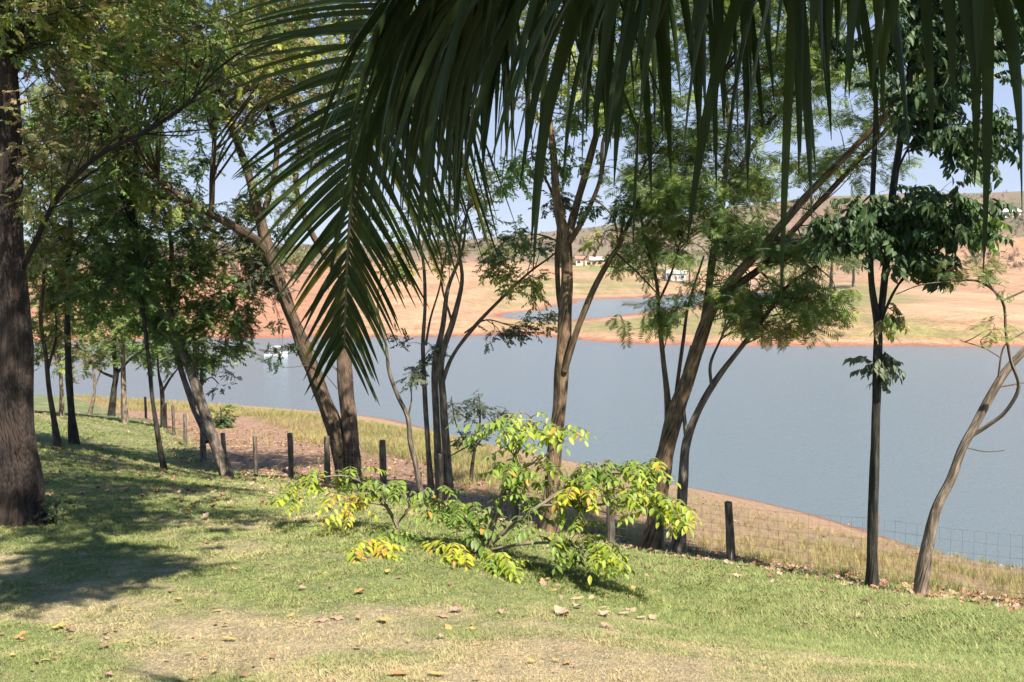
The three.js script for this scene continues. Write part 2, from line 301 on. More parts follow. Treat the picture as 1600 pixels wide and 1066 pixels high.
function ball(r) { let x, y, z; do { x = r() * 2 - 1; y = r() * 2 - 1; z = r() * 2 - 1; } while (x * x + y * y + z * z > 1); return V(x, y, z); }
function instanced(name, geo, mat, items, parent) {
  const m = new THREE.InstancedMesh(geo, mat, items.length), c = new THREE.Color();
  items.forEach((it, i) => { m.setMatrixAt(i, it.m); m.setColorAt(i, c.setRGB(...it.c)); });
  m.name = name; m.userData.kind = 'stuff'; shadows(m); parent.add(m); return m;
}
// limbs: lists of [column, row, depth, width in photograph pixels]; clumps: [column, row, depth, rx, ry, rz, sprays, kind, palette]
function tree({ name = 'tree', label, category = 'tree', group, wood, limbs, clumps = [], seed = 1, base, twigR = 0.012, sides = 10, spray = 1, dense = 1 }) {
  const r = rng(seed), first = limbs[0][0], b0 = base ?? GF(first[0], first[1], first[2]);
  const root = thing(name, label, category, b0, group), samples = [];
  limbs.forEach((L, li) => {
    const pts = L.map(([px, py, d, w]) => ({ p: at(px, py, d), r: w * (d < 9.6 ? 0.43 : 0.355) * d / F }));
    if (li === 0) { pts[0].p.copy(b0); pts.unshift({ p: b0.clone().add(V(0, -0.25, 0)), r: pts[0].r * 1.6 }); pts[1].r *= 1.3; }
    const big = pts[0].r > 0.04;
    const g = tube(pts, big ? sides + 4 : sides - 2, 5, big ? 0.14 : 0.1, seed + li); g.translate(-b0.x, -b0.y, -b0.z);
    part(li === 0 ? 'trunk' : 'branch', g, wood, root);
    const c = new THREE.CatmullRomCurve3(pts.map((q) => q.p), false, 'centripetal');
    for (let i = 3; i <= 20; i++) { const t = i / 20; if (li === 0 && t < 0.45) continue; samples.push({ p: c.getPoint(t), d: c.getTangent(t) }); }
  });
  const twigs = [], sprays = new Map();
  for (const [px, py, d, rx, ry, rz, n0, kind = 'twig', pal = 'green'] of clumps) {
    const n = Math.ceil(n0 * dense * (px.isVector3 ? 0.8 : 1) * (kind === 'feather' ? 3.2 : kind === 'broad' ? 1.9 : 1.5));
    const c = px.isVector3 ? px : at(px, py, d), near = samples.map((s) => [s.p.distanceTo(c), s]).sort((a, b) => a[0] - b[0]), lim = near[0][0] * 1.15 + 0.5, pool = near.filter((a) => a[0] < lim).slice(0, 12).map((a) => a[1]);
    const wide = kind === 'feather' ? 1.3 : 1.12, nt = Math.max(2, Math.ceil(n / (kind === 'feather' ? 14 : 20))), paths = [];
    for (let i = 0; i < nt; i++) {
      const s = pool[r() * pool.length | 0], e = ball(r).multiply(V(rx * wide, ry * wide, rz * wide)).add(c), L = s.p.distanceTo(e);
      const m1 = s.p.clone().lerp(e, 0.35).addScaledVector(s.d, 0.16 * L).add(ball(r).multiplyScalar(0.09 * L)), m2 = s.p.clone().lerp(e, 0.72).add(V(0, 0.08 * L, 0)).add(ball(r).multiplyScalar(0.1 * L));
      const rr = Math.min(0.03, twigR * (0.6 + 0.25 * L));
      twigs.push(tube([{ p: s.p, r: rr }, { p: m1, r: rr * 0.7 }, { p: m2, r: rr * 0.45 }, { p: e, r: 0.002 }], 4, 3));
      paths.push(new THREE.CatmullRomCurve3([s.p, m1, m2, e]));
      for (let k = 0; k < 3; k++) {                                  // side twigs
        const t = 0.45 + 0.5 * r(), p = paths[paths.length - 1].getPoint(t); if (paths.length > 400) break;
        const q = p.clone().add(ball(r).multiply(V(rx * 0.55, ry * 0.45, rz * 0.55))), mid = p.clone().lerp(q, 0.5).add(V(0, 0.06, 0));
        twigs.push(tube([{ p, r: rr * 0.4 }, { p: mid, r: rr * 0.28 }, { p: q, r: 0.002 }], 3, 2)); paths.push(new THREE.CatmullRomCurve3([p, mid, q]));
      }
    }
    for (let i = 0; i < n; i++) {
      const path = paths[r() * paths.length | 0], t = 0.3 + 0.7 * Math.sqrt(r()), p = path.getPoint(t).add(ball(r).multiplyScalar(0.1)), dir = path.getTangent(t).multiplyScalar(0.6).add(ball(r)).add(V(0, kind === 'broad' ? -0.5 : -0.15, 0));
      dir.y *= 0.6;
      const s = SIZE[kind] * (px.isVector3 ? 1.35 : 1) * spray * (0.65 + 0.7 * r()), P = PAL[pal], col = P[r() * P.length | 0], v = 0.75 + 0.5 * r();
      const tilt = kind === 'feather' ? 1.7 : 1.1, gi = r() * SPRAYS[kind].length | 0, key = kind + gi; if (!sprays.has(key)) sprays.set(key, { kind, gi, items: [] });
      sprays.get(key).items.push({ m: basis(p.sub(b0), dir, V((r() - 0.5) * tilt, 1, (r() - 0.5) * tilt), s), c: col.map((q) => q * v) });
    }
  }
  if (twigs.length) { const g = mergeGeometries(twigs); g.translate(-b0.x, -b0.y, -b0.z); part('twigs', g, wood, root).userData.kind = 'stuff'; }
  for (const { kind, gi, items } of sprays.values()) instanced('crown', SPRAYS[kind][gi], LEAF[kind], items, root);
  return root;
}

// ---------------------------------------------------------------- trees along the lawn and the fence
const sunward = (px, py, d, H) => GF(px, py, d).addScaledVector(SUN, H / SUN.y);           // a crown point whose shade falls there
tree({ name: 'tree', label: 'massive dark brown trunk at the left edge of the lawn', wood: BARK.dark, seed: 101, sides: 14,
  limbs: [[[28, 815, 9, 84], [24, 700, 9, 70], [20, 500, 9, 56], [14, 330, 9, 47], [10, 160, 9, 42], [2, 0, 9, 40], [-10, -250, 9.2, 34], [10, -520, 9.5, 22], [60, -800, 10, 8]],
    [[12, 130, 9, 22], [30, 50, 9, 20], [52, -30, 8.9, 17], [120, -220, 8.6, 13], [240, -420, 8.4, 7]],
    [[34, 420, 9, 13], [52, 385, 8.9, 10], [90, 308, 8.7, 9], [150, 246, 8.5, 8], [230, 203, 8.3, 7], [292, 163, 8.2, 5], [335, 112, 8.1, 4], [425, 48, 8, 2]],
    [[8, -40, 9, 20], [-80, -200, 8.5, 16], [-120, -420, 8, 8]],
    [[-5, -250, 9.2, 22], [60, -500, 8.2, 20], [210, -800, 6.5, 20], [400, -1080, 5, 18], [600, -1390, 3.7, 14]],
    [[10, -420, 9.4, 18], [160, -330, 9.7, 15], [340, -250, 10, 12], [520, -200, 10.2, 8], [640, -220, 10.2, 5]]],
  dense: 1.9, spray: 0.58, twigR: 0.007,
  clumps: [[60, 30, 8.8, 0.6, 0.5, 1, 110, 'twig', 'olive'], [180, -30, 9.2, 1.1, 0.6, 1, 200, 'twig', 'olive'], [330, 40, 9.3, 0.7, 0.5, 0.9, 130, 'twig', 'fresh'], [230, 130, 9.2, 0.7, 0.35, 0.8, 100, 'twig', 'fresh'], [120, 190, 9.3, 0.6, 0.4, 0.8, 90, 'twig', 'brown'], [100, 90, 9.6, 0.7, 0.4, 0.8, 130, 'twig', 'fresh'],
    [-100, -200, 8.5, 1.6, 0.9, 1.6, 240, 'twig', 'olive'], [200, -330, 8.6, 1.8, 0.9, 1.8, 220, 'twig', 'olive'], [-60, -560, 9, 2, 1.2, 2, 260, 'twig', 'olive'], [420, 30, 9.8, 0.5, 0.35, 0.7, 70, 'twig', 'olive'], [100, 320, 9, 0.35, 0.25, 0.5, 22, 'twig', 'olive'], [300, 200, 9.8, 0.7, 0.35, 0.8, 90, 'twig', 'fresh'], [80, 260, 9.6, 0.4, 0.35, 0.6, 60, 'twig', 'brown'], [250, -850, 6.2, 0.9, 0.5, 0.8, 200, 'twig', 'olive'], [400, -1080, 5, 0.8, 0.4, 0.7, 200, 'twig', 'olive'], [600, -1390, 3.8, 0.7, 0.4, 0.6, 160, 'twig', 'olive'], [330, -420, 9.5, 1.6, 0.8, 1.6, 330, 'twig', 'olive'], [340, -230, 10.2, 1, 0.4, 1, 200, 'twig', 'olive'], [520, -190, 10.4, 1, 0.4, 1, 200, 'twig', 'olive'], [650, -230, 10.2, 0.8, 0.4, 0.8, 130, 'twig', 'olive'],
    ...[[40, 905, 7, 6.6, 150], [150, 905, 7.1, 6.6, 150], [265, 893, 7.4, 6.5, 110], [20, 945, 6.4, 6.6, 110], [110, 935, 6.6, 6.5, 80], [90, 865, 7.9, 6.6, 120]].map(([a, b, c, H, n]) => [sunward(a, b, c, H), 0, 0, 0.55, 0.25, 0.45, n, 'twig', 'olive']),
    ...[[130, 765, 13, 7, 170], [250, 770, 12.5, 7, 150], [240, 805, 10.2, 7, 130], [340, 818, 9.8, 6.8, 110], [150, 800, 10.6, 7, 150], [330, 775, 12.6, 7, 110]].map(([a, b, c, H, n]) => [sunward(a, b, c, H), 0, 0, 0.9, 0.35, 0.9, n, 'twig', 'olive']), [200, -220, 12, 1.2, 0.5, 1.2, 200, 'twig', 'olive']] });

tree({ label: 'thick forked tree leaning left behind the hanging palm frond', wood: BARK.brown, seed: 102,
  limbs: [[[546, 756, 20.4, 44], [530, 690, 20.4, 38], [505, 622, 20.4, 34], [478, 552, 20.3, 31], [450, 478, 20.2, 28], [424, 405, 20, 26], [408, 350, 20, 22], [385, 262, 20, 17], [356, 182, 20, 14], [335, 110, 19.8, 10], [300, 10, 19.6, 8], [250, -180, 19.4, 5]],
    [[552, 760, 20.3, 36], [548, 680, 20.3, 34], [538, 590, 20.5, 33], [537, 500, 20.7, 30], [550, 400, 20.9, 26], [560, 280, 21, 22], [540, 150, 21.2, 17], [560, -20, 21.4, 12], [540, -200, 21.5, 6]],
    [[424, 398, 20, 17], [398, 373, 19.8, 19], [355, 349, 19.4, 17], [320, 330, 19, 15], [282, 307, 18.6, 13], [243, 274, 18.2, 10], [190, 215, 17.8, 8], [130, 172, 17.4, 5]],
    [[330, 335, 19.1, 11], [332, 270, 19, 11], [334, 205, 19, 10], [318, 135, 18.9, 8], [285, 40, 18.8, 7], [270, -60, 18.7, 5]],
    [[318, 112, 18.9, 8], [270, 95, 18.7, 7], [225, 82, 18.5, 6], [170, 92, 18.3, 4], [110, 110, 18, 3]],
    [[408, 345, 20, 14], [425, 290, 20.2, 12], [432, 220, 20.4, 11], [415, 150, 20.5, 9], [440, 60, 20.6, 6]],
    [[545, 450, 20.8, 15], [490, 370, 20.8, 13], [462, 290, 20.8, 11], [470, 200, 20.9, 8], [440, 110, 21, 5]]],
  clumps: [[330, 60, 19, 1.7, 0.9, 1.5, 300, 'twig', 'fresh'], [200, 110, 18.4, 1.4, 0.8, 1.2, 260, 'twig', 'fresh'], [120, 190, 17.6, 1.1, 0.8, 1.2, 240, 'twig', 'fresh'], [300, 170, 19, 1, 0.5, 1, 150, 'twig', 'olive'], [420, 110, 20.4, 1.2, 0.9, 1.2, 250, 'twig', 'olive'], [250, -60, 19, 2.2, 1.2, 2, 520, 'twig', 'olive'], [470, -30, 20.8, 1.6, 1, 1.5, 280, 'twig', 'olive'], [180, 270, 18, 1.1, 0.5, 1, 150, 'twig', 'fresh'], [470, 210, 20.8, 0.9, 0.8, 1, 110, 'twig', 'greygreen'], [600, 60, 21.4, 1.6, 1.2, 1.4, 260, 'twig', 'green'], [640, 220, 21.2, 1, 0.8, 1, 90, 'twig', 'green'], [400, 300, 20.2, 0.8, 0.6, 0.8, 70, 'twig', 'green'],
    ...[[200, 712, 18, 7.5, 150], [120, 720, 17, 7.5, 130], [300, 725, 18, 7.5, 130], [400, 745, 19, 7.5, 90], [230, 745, 15, 7.5, 130]].map(([a, b, c, H, n]) => [sunward(a, b, c, H), 0, 0, 1.1, 0.4, 1, n, 'twig', 'olive']), [250, 330, 18.6, 0.9, 0.3, 0.8, 70, 'twig', 'olive'], [430, 440, 20.4, 0.5, 0.4, 0.6, 60, 'twig', 'greygreen'], [428, 548, 20.2, 0.5, 0.25, 0.4, 40, 'twig', 'dark'], [395, 460, 20.4, 0.5, 0.3, 0.5, 50, 'twig', 'greygreen'], [60, 260, 17.6, 1, 0.8, 1, 170, 'twig', 'fresh'], [300, -260, 18, 2.6, 1.2, 2.4, 460, 'twig', 'olive'], [520, -240, 19, 2.4, 1.2, 2.2, 380, 'twig', 'olive'], [150, 20, 18.4, 1.6, 0.8, 1.4, 260, 'twig', 'brown'], [440, 40, 20, 1, 0.8, 1, 160, 'twig', 'olive'], [380, 180, 19.8, 1, 0.6, 1, 150, 'twig', 'olive'], [440, 160, 20.4, 0.7, 0.7, 0.8, 110, 'twig', 'olive'], [300, 250, 19, 0.8, 0.35, 0.8, 60, 'twig', 'green'], [360, 120, 19.4, 1, 0.5, 1, 150, 'twig', 'olive'], [520, 240, 20.9, 0.8, 0.7, 0.8, 90, 'twig', 'greygreen'], [580, 180, 21, 0.9, 0.7, 0.8, 110, 'twig', 'green'], [450, 330, 20.2, 0.5, 0.4, 0.5, 40, 'twig', 'olive'], [700, 120, 21.2, 1.4, 0.9, 1.2, 160, 'twig', 'green']], dense: 2, spray: 0.8 });

tree({ label: 'slanting twin stem tree inside the fence with dense green crown', wood: BARK.grey, seed: 103,
  limbs: [[[354, 748, 20.6, 26], [340, 705, 20.7, 24], [322, 655, 20.8, 22], [306, 605, 20.9, 21], [290, 560, 21, 19], [272, 510, 21, 16], [262, 455, 21, 13], [268, 390, 21, 9], [255, 320, 21, 5]],
    [[325, 690, 20.9, 15], [305, 640, 21.4, 15], [288, 595, 21.6, 14], [274, 545, 21.8, 13], [258, 500, 21.9, 11], [235, 450, 22, 8], [215, 400, 22, 5]],
    [[283, 540, 21, 12], [318, 500, 21, 9], [350, 470, 21.1, 7], [388, 455, 21.2, 4]], [[266, 470, 21, 10], [300, 420, 20.6, 8], [340, 390, 20.4, 5]]],
  clumps: [[260, 400, 20.6, 1.3, 0.7, 1.2, 240, 'twig', 'green'], [320, 440, 20.6, 1, 0.8, 1, 190, 'twig', 'fresh'], [215, 420, 21.6, 1, 0.9, 1, 190, 'twig', 'fresh'], [370, 480, 21.2, 0.7, 0.6, 0.8, 140, 'twig', 'green'], [330, 530, 21.2, 0.8, 0.7, 0.8, 170, 'twig', 'fresh'], [360, 550, 21.4, 0.6, 0.35, 0.6, 80, 'twig', 'fresh'], [382, 520, 21.2, 0.35, 0.35, 0.4, 34, 'twig', 'rust'], [250, 340, 21, 1.3, 0.6, 1.2, 170, 'twig', 'fresh'], [250, 520, 22, 0.8, 0.5, 0.8, 120, 'twig', 'green'], [330, 345, 20.5, 1, 0.6, 1, 170, 'twig', 'olive'], [385, 415, 21.2, 0.7, 0.6, 0.7, 100, 'twig', 'green'], [290, 480, 20.8, 0.8, 0.6, 0.8, 140, 'twig', 'green'], [200, 480, 21.8, 0.9, 0.7, 0.9, 100, 'twig', 'fresh'], [400, 370, 20.8, 0.6, 0.5, 0.7, 70, 'twig', 'greygreen'], [300, 570, 21.6, 0.6, 0.3, 0.6, 60, 'twig', 'fresh']], dense: 1.3 });

tree({ label: 'thin dark stem beside the slanting twin stem tree', wood: BARK.deep, seed: 104,
  limbs: [[[256, 733, 20, 13], [248, 690, 20, 11], [240, 640, 20, 10], [234, 580, 20, 9], [226, 510, 20, 8], [218, 440, 20, 7], [212, 360, 20, 5], [200, 280, 20, 3]], [[222, 480, 20, 5], [200, 440, 20, 4], [170, 410, 20, 2]]],
  clumps: [[200, 330, 20, 1.1, 0.8, 1, 180, 'twig', 'green'], [170, 400, 20, 0.8, 0.6, 0.8, 110, 'twig', 'green'], [230, 450, 20, 0.7, 0.6, 0.8, 90, 'twig', 'green'], [200, 250, 20, 1.4, 0.8, 1.2, 220, 'twig', 'olive'], [260, 300, 20, 0.9, 0.6, 1, 120, 'twig', 'green'], [150, 480, 20.2, 0.7, 0.5, 0.7, 80, 'twig', 'green'], [60, -120, 18, 2.4, 1.2, 2, 300, 'twig', 'olive']], dense: 1.4 });
tree({ label: 'straight dark trunk right of the massive trunk on the lawn', wood: BARK.deep, seed: 105,
  limbs: [[[116, 696, 22, 18], [112, 650, 22, 15], [107, 580, 22, 14], [105, 500, 22, 13], [106, 420, 22, 11], [110, 340, 22, 9], [100, 250, 22, 6], [110, 150, 22, 3]], [[106, 430, 22, 7], [130, 380, 21.8, 5], [165, 340, 21.6, 3]], [[106, 390, 22, 7], [80, 350, 22.2, 5], [60, 300, 22.4, 3]]],
  clumps: [[100, 290, 22, 1.2, 0.8, 1.2, 240, 'twig', 'olive'], [150, 350, 21.7, 1, 0.7, 1, 190, 'twig', 'olive'], [80, 380, 22.2, 0.8, 0.7, 0.9, 150, 'twig', 'olive'], [140, 450, 22, 0.8, 0.6, 0.8, 110, 'twig', 'green'], [90, 470, 22.3, 0.6, 0.7, 0.7, 90, 'twig', 'olive'], [120, 200, 22, 1.4, 1, 1.2, 250, 'twig', 'brown'], [170, 420, 22, 0.9, 0.7, 1, 140, 'twig', 'green'], [60, 440, 22.4, 0.7, 0.8, 0.8, 110, 'twig', 'green'], [70, 220, 22, 1.2, 0.9, 1, 180, 'twig', 'olive'], [190, 290, 22, 1.2, 0.7, 1, 160, 'twig', 'olive']], dense: 1.4 });
tree({ label: 'thin crooked brown stem nearest the massive left trunk', wood: BARK.brown, seed: 106,
  limbs: [[[91, 699, 20.6, 14], [84, 655, 20.6, 11], [77, 615, 20.6, 10], [72, 560, 20.6, 9], [63, 500, 20.6, 8], [68, 430, 20.6, 6], [60, 350, 20.6, 4]], [[74, 580, 20.6, 7], [88, 520, 20.8, 5], [82, 460, 20.9, 3]]],
  clumps: [[75, 400, 20.6, 0.8, 0.8, 0.9, 150, 'twig', 'olive'], [90, 520, 20.8, 0.5, 0.5, 0.6, 60, 'twig', 'olive'], [70, 330, 20.6, 1, 0.7, 1, 130, 'twig', 'olive']] });
tree({ label: 'pale straight trunk at the far end of the lawn', wood: BARK.pale, seed: 107,
  limbs: [[[196, 664, 34, 12], [193, 610, 34, 10], [192, 550, 34, 9], [190, 500, 34, 7], [186, 440, 34, 5], [190, 380, 34, 3]], [[191, 540, 34, 5], [168, 505, 34, 3], [150, 480, 34, 2]], [[191, 520, 34, 5], [215, 490, 34, 3], [235, 470, 34, 2]]],
  clumps: [[185, 500, 34, 1.4, 0.9, 1.4, 150, 'twig', 'fresh'], [225, 480, 34, 1, 0.9, 1, 110, 'twig', 'fresh'], [150, 490, 34, 1, 0.8, 1, 100, 'twig', 'fresh'], [190, 430, 34, 1.6, 1, 1.5, 190, 'twig', 'green'], [130, 440, 34, 1.4, 1, 1.2, 150, 'twig', 'green'], [240, 530, 34, 1.2, 0.7, 1, 110, 'twig', 'fresh'], [250, 420, 34, 1.5, 1, 1.3, 150, 'twig', 'green'], [160, 370, 34, 2, 1, 1.5, 170, 'twig', 'olive']], spray: 1.3, dense: 1.5 });
tree({ label: 'dark spreading tree before the lake at the far lawn end', wood: BARK.deep, seed: 108,
  limbs: [[[174, 652, 41, 14], [178, 610, 41, 12], [181, 580, 41, 11], [178, 545, 41, 8], [185, 500, 41, 4]], [[180, 590, 41, 7], [160, 582, 41, 5], [140, 566, 41, 3]], [[181, 585, 41, 7], [205, 560, 41, 5], [225, 545, 41, 2]]],
  clumps: [[145, 550, 41, 1.5, 0.8, 1.4, 120, 'twig', 'olive'], [200, 540, 41, 1.5, 0.8, 1.4, 130, 'twig', 'fresh'], [230, 560, 41, 1.2, 0.7, 1.2, 80, 'twig', 'fresh'], [120, 530, 41, 1.3, 0.8, 1.2, 90, 'twig', 'olive'], [170, 500, 41, 2, 0.9, 1.4, 140, 'twig', 'green'], [260, 540, 41, 1.4, 0.8, 1.2, 100, 'twig', 'fresh']], spray: 1.35, dense: 1.4 });
tree({ label: 'slim pinkish trunk between the two dark stems at left', wood: BARK.pale, seed: 109,
  limbs: [[[97, 661, 33, 9], [96, 610, 33, 8], [93, 565, 33, 7], [86, 530, 33, 6], [80, 480, 33, 4]], [[93, 570, 33, 5], [75, 530, 33, 3], [66, 500, 33, 2]]],
  clumps: [[80, 500, 33, 1.2, 1, 1.2, 130, 'twig', 'olive'], [110, 520, 33, 0.9, 0.8, 1, 90, 'twig', 'brown'], [60, 550, 33, 0.7, 0.7, 0.8, 60, 'twig', 'olive'], [90, 440, 33, 1.4, 0.9, 1.2, 140, 'twig', 'olive'], [120, 570, 33, 0.7, 0.5, 0.7, 50, 'twig', 'olive']], spray: 1.25, dense: 1.4 });
tree({ label: 'small forked dark tree at the fence before the lake', wood: BARK.deep, seed: 110,
  limbs: [[[255, 664, 36, 11], [254, 635, 36, 10], [253, 612, 36, 9], [248, 585, 36, 5], [246, 555, 36, 3]], [[253, 614, 36, 6], [264, 594, 36, 5], [276, 578, 36, 3], [290, 560, 36, 2]]],
  clumps: [[246, 560, 36, 0.9, 0.6, 0.9, 70, 'twig', 'fresh'], [285, 560, 36, 0.8, 0.5, 0.8, 60, 'twig', 'green']], spray: 1.2 });
tree({ label: 'pale crooked leafless stem behind the spreading dark tree', wood: BARK.pale, seed: 111,
  limbs: [[[140, 650, 46, 8], [147, 615, 46, 6], [146, 580, 46, 5], [138, 550, 46, 3]], [[147, 605, 46, 4], [160, 575, 46, 3], [170, 560, 46, 2]]], clumps: [[140, 555, 46, 1.4, 0.7, 1.2, 60, 'twig', 'brown']], spray: 1.3 });
tree({ label: 'grey stem with drooping twigs behind the slanting trunk', wood: BARK.grey, seed: 112,
  limbs: [[[318, 690, 27, 9], [316, 640, 27, 8], [314, 590, 27, 6], [318, 550, 27, 4]], [[315, 600, 27, 4], [330, 590, 27, 3], [342, 600, 27, 2]]], clumps: [[330, 600, 27, 0.6, 0.5, 0.6, 30, 'twig', 'greygreen'], [330, 560, 27, 0.7, 0.4, 0.7, 60, 'twig', 'fresh']] });

tree({ label: 'cluster of slender grey stems rising together behind the fence', wood: BARK.grey, seed: 113,
  limbs: [[[690, 768, 17.5, 20], [684, 700, 17.5, 17], [681, 630, 17.5, 16], [680, 570, 17.5, 14], [692, 510, 17.5, 12], [700, 450, 17.5, 9], [722, 392, 17.5, 6], [730, 330, 17.5, 4]],
    [[674, 764, 17.6, 15], [669, 700, 17.6, 12], [664, 620, 17.6, 10], [661, 540, 17.6, 9], [664, 470, 17.6, 8], [660, 400, 17.6, 6], [640, 330, 17.6, 3]],
    [[703, 770, 17.3, 20], [697, 700, 17.3, 18], [692, 620, 17.3, 16], [690, 560, 17.3, 14], [708, 500, 17.3, 12], [722, 440, 17.3, 9], [718, 380, 17.3, 6], [740, 300, 17.3, 4]],
    [[691, 600, 17.3, 10], [705, 560, 17.1, 9], [735, 518, 16.9, 8], [780, 470, 16.7, 7], [828, 425, 16.5, 5], [868, 395, 16.3, 4], [900, 360, 16, 2]],
    [[665, 540, 17.6, 6], [672, 500, 17.7, 5], [690, 430, 17.8, 4], [680, 350, 17.8, 2]], [[705, 500, 17.3, 6], [690, 440, 17.2, 5], [700, 380, 17.2, 3]], [[726, 520, 17, 4], [760, 500, 16.6, 3], [800, 510, 16.4, 2]]],
  clumps: [[800, 380, 16.6, 0.8, 0.45, 0.7, 100, 'twig', 'green'], [820, 450, 16.6, 0.6, 0.35, 0.6, 60, 'twig', 'olive'], [790, 520, 16.4, 0.6, 0.3, 0.5, 50, 'twig', 'greygreen'], [660, 560, 17.4, 0.5, 0.4, 0.5, 36, 'twig', 'greygreen'], [730, 350, 17.3, 0.9, 0.6, 0.8, 110, 'twig', 'olive'], [650, 350, 17.6, 0.9, 0.7, 0.8, 90, 'twig', 'green'], [760, 280, 17.2, 1, 0.7, 0.9, 100, 'twig', 'green'], [700, 420, 17.4, 0.5, 0.4, 0.6, 34, 'twig', 'olive'], [850, 510, 16.3, 0.35, 0.2, 0.3, 18, 'twig', 'olive']] });
tree({ label: 'thin curved stem left of the grey stem cluster', wood: BARK.grey, seed: 114,
  limbs: [[[661, 784, 16.4, 14], [650, 730, 16.4, 12], [641, 690, 16.4, 11], [637, 652, 16.4, 10], [622, 620, 16.4, 9], [608, 580, 16.4, 8], [603, 540, 16.4, 6], [590, 480, 16.4, 4], [600, 400, 16.4, 3]], [[637, 655, 16.4, 5], [643, 622, 16.4, 3], [640, 600, 16.4, 2]]],
  clumps: [[600, 430, 16.4, 0.6, 0.6, 0.6, 40, 'twig', 'olive'], [645, 600, 16.4, 0.25, 0.3, 0.3, 12, 'twig', 'greygreen']] });
tree({ label: 'tan barked tree forking high in the middle of the view', wood: BARK.warm, seed: 115,
  limbs: [[[857, 846, 14.6, 40], [862, 770, 14.6, 35], [867, 700, 14.6, 32], [874, 640, 14.6, 30], [879, 560, 14.6, 30], [884, 480, 14.6, 29], [886, 420, 14.6, 27], [882, 372, 14.6, 27], [872, 320, 14.6, 20], [866, 260, 14.6, 16], [858, 180, 14.6, 13], [840, 80, 14.6, 10], [830, -60, 14.6, 6]],
    [[884, 385, 14.6, 21], [898, 330, 14.7, 18], [918, 262, 14.8, 15], [936, 190, 14.9, 13], [946, 90, 15, 10], [950, -40, 15, 7]],
    [[890, 378, 14.5, 13], [915, 336, 14.3, 11], [938, 280, 14.2, 9], [945, 210, 14.1, 7], [985, 150, 14, 4]],
    [[880, 500, 14.8, 13], [873, 460, 14.9, 13], [871, 400, 15, 12], [873, 350, 15, 9], [862, 300, 15, 7], [830, 240, 15, 4]],
    [[882, 580, 14.5, 15], [897, 530, 14.4, 14], [926, 455, 14.3, 13], [950, 410, 14.2, 12], [970, 378, 14.1, 10], [990, 335, 14, 7], [1030, 300, 13.9, 5], [1080, 280, 13.8, 3]],
    [[968, 380, 14.1, 7], [978, 330, 14.2, 6], [1000, 270, 14.3, 5], [1030, 220, 14.4, 3]], [[966, 382, 14.1, 6], [958, 340, 14, 4], [930, 310, 13.9, 3]], [[962, 395, 14.1, 5], [1000, 430, 13.9, 4], [1030, 462, 13.8, 3]]],
  clumps: [[960, 330, 14, 0.5, 0.3, 0.5, 40, 'twig', 'dark'], [1010, 240, 14.3, 0.8, 0.5, 0.8, 90, 'feather', 'feather'], [850, 130, 14.6, 1.1, 0.8, 1, 150, 'twig', 'olive'], [950, 60, 15, 1.2, 0.9, 1, 260, 'twig', 'fresh'], [900, 200, 15, 0.9, 0.6, 0.8, 90, 'twig', 'fresh'], [1000, 170, 14.4, 0.8, 0.6, 0.8, 110, 'twig', 'fresh'], [820, 20, 14.6, 1.2, 0.9, 1, 170, 'twig', 'olive'], [1030, 300, 13.9, 0.7, 0.3, 0.6, 60, 'feather', 'feather'], [840, 250, 15, 0.6, 0.5, 0.6, 50, 'twig', 'green'], [930, -80, 15, 2, 1, 1.8, 260, 'twig', 'green'], [985, 130, 14, 0.7, 0.5, 0.7, 80, 'feather', 'feather'], [860, 330, 15, 0.5, 0.25, 0.5, 24, 'twig', 'greygreen'], [930, 390, 14, 0.3, 0.2, 0.3, 14, 'twig', 'olive']] });
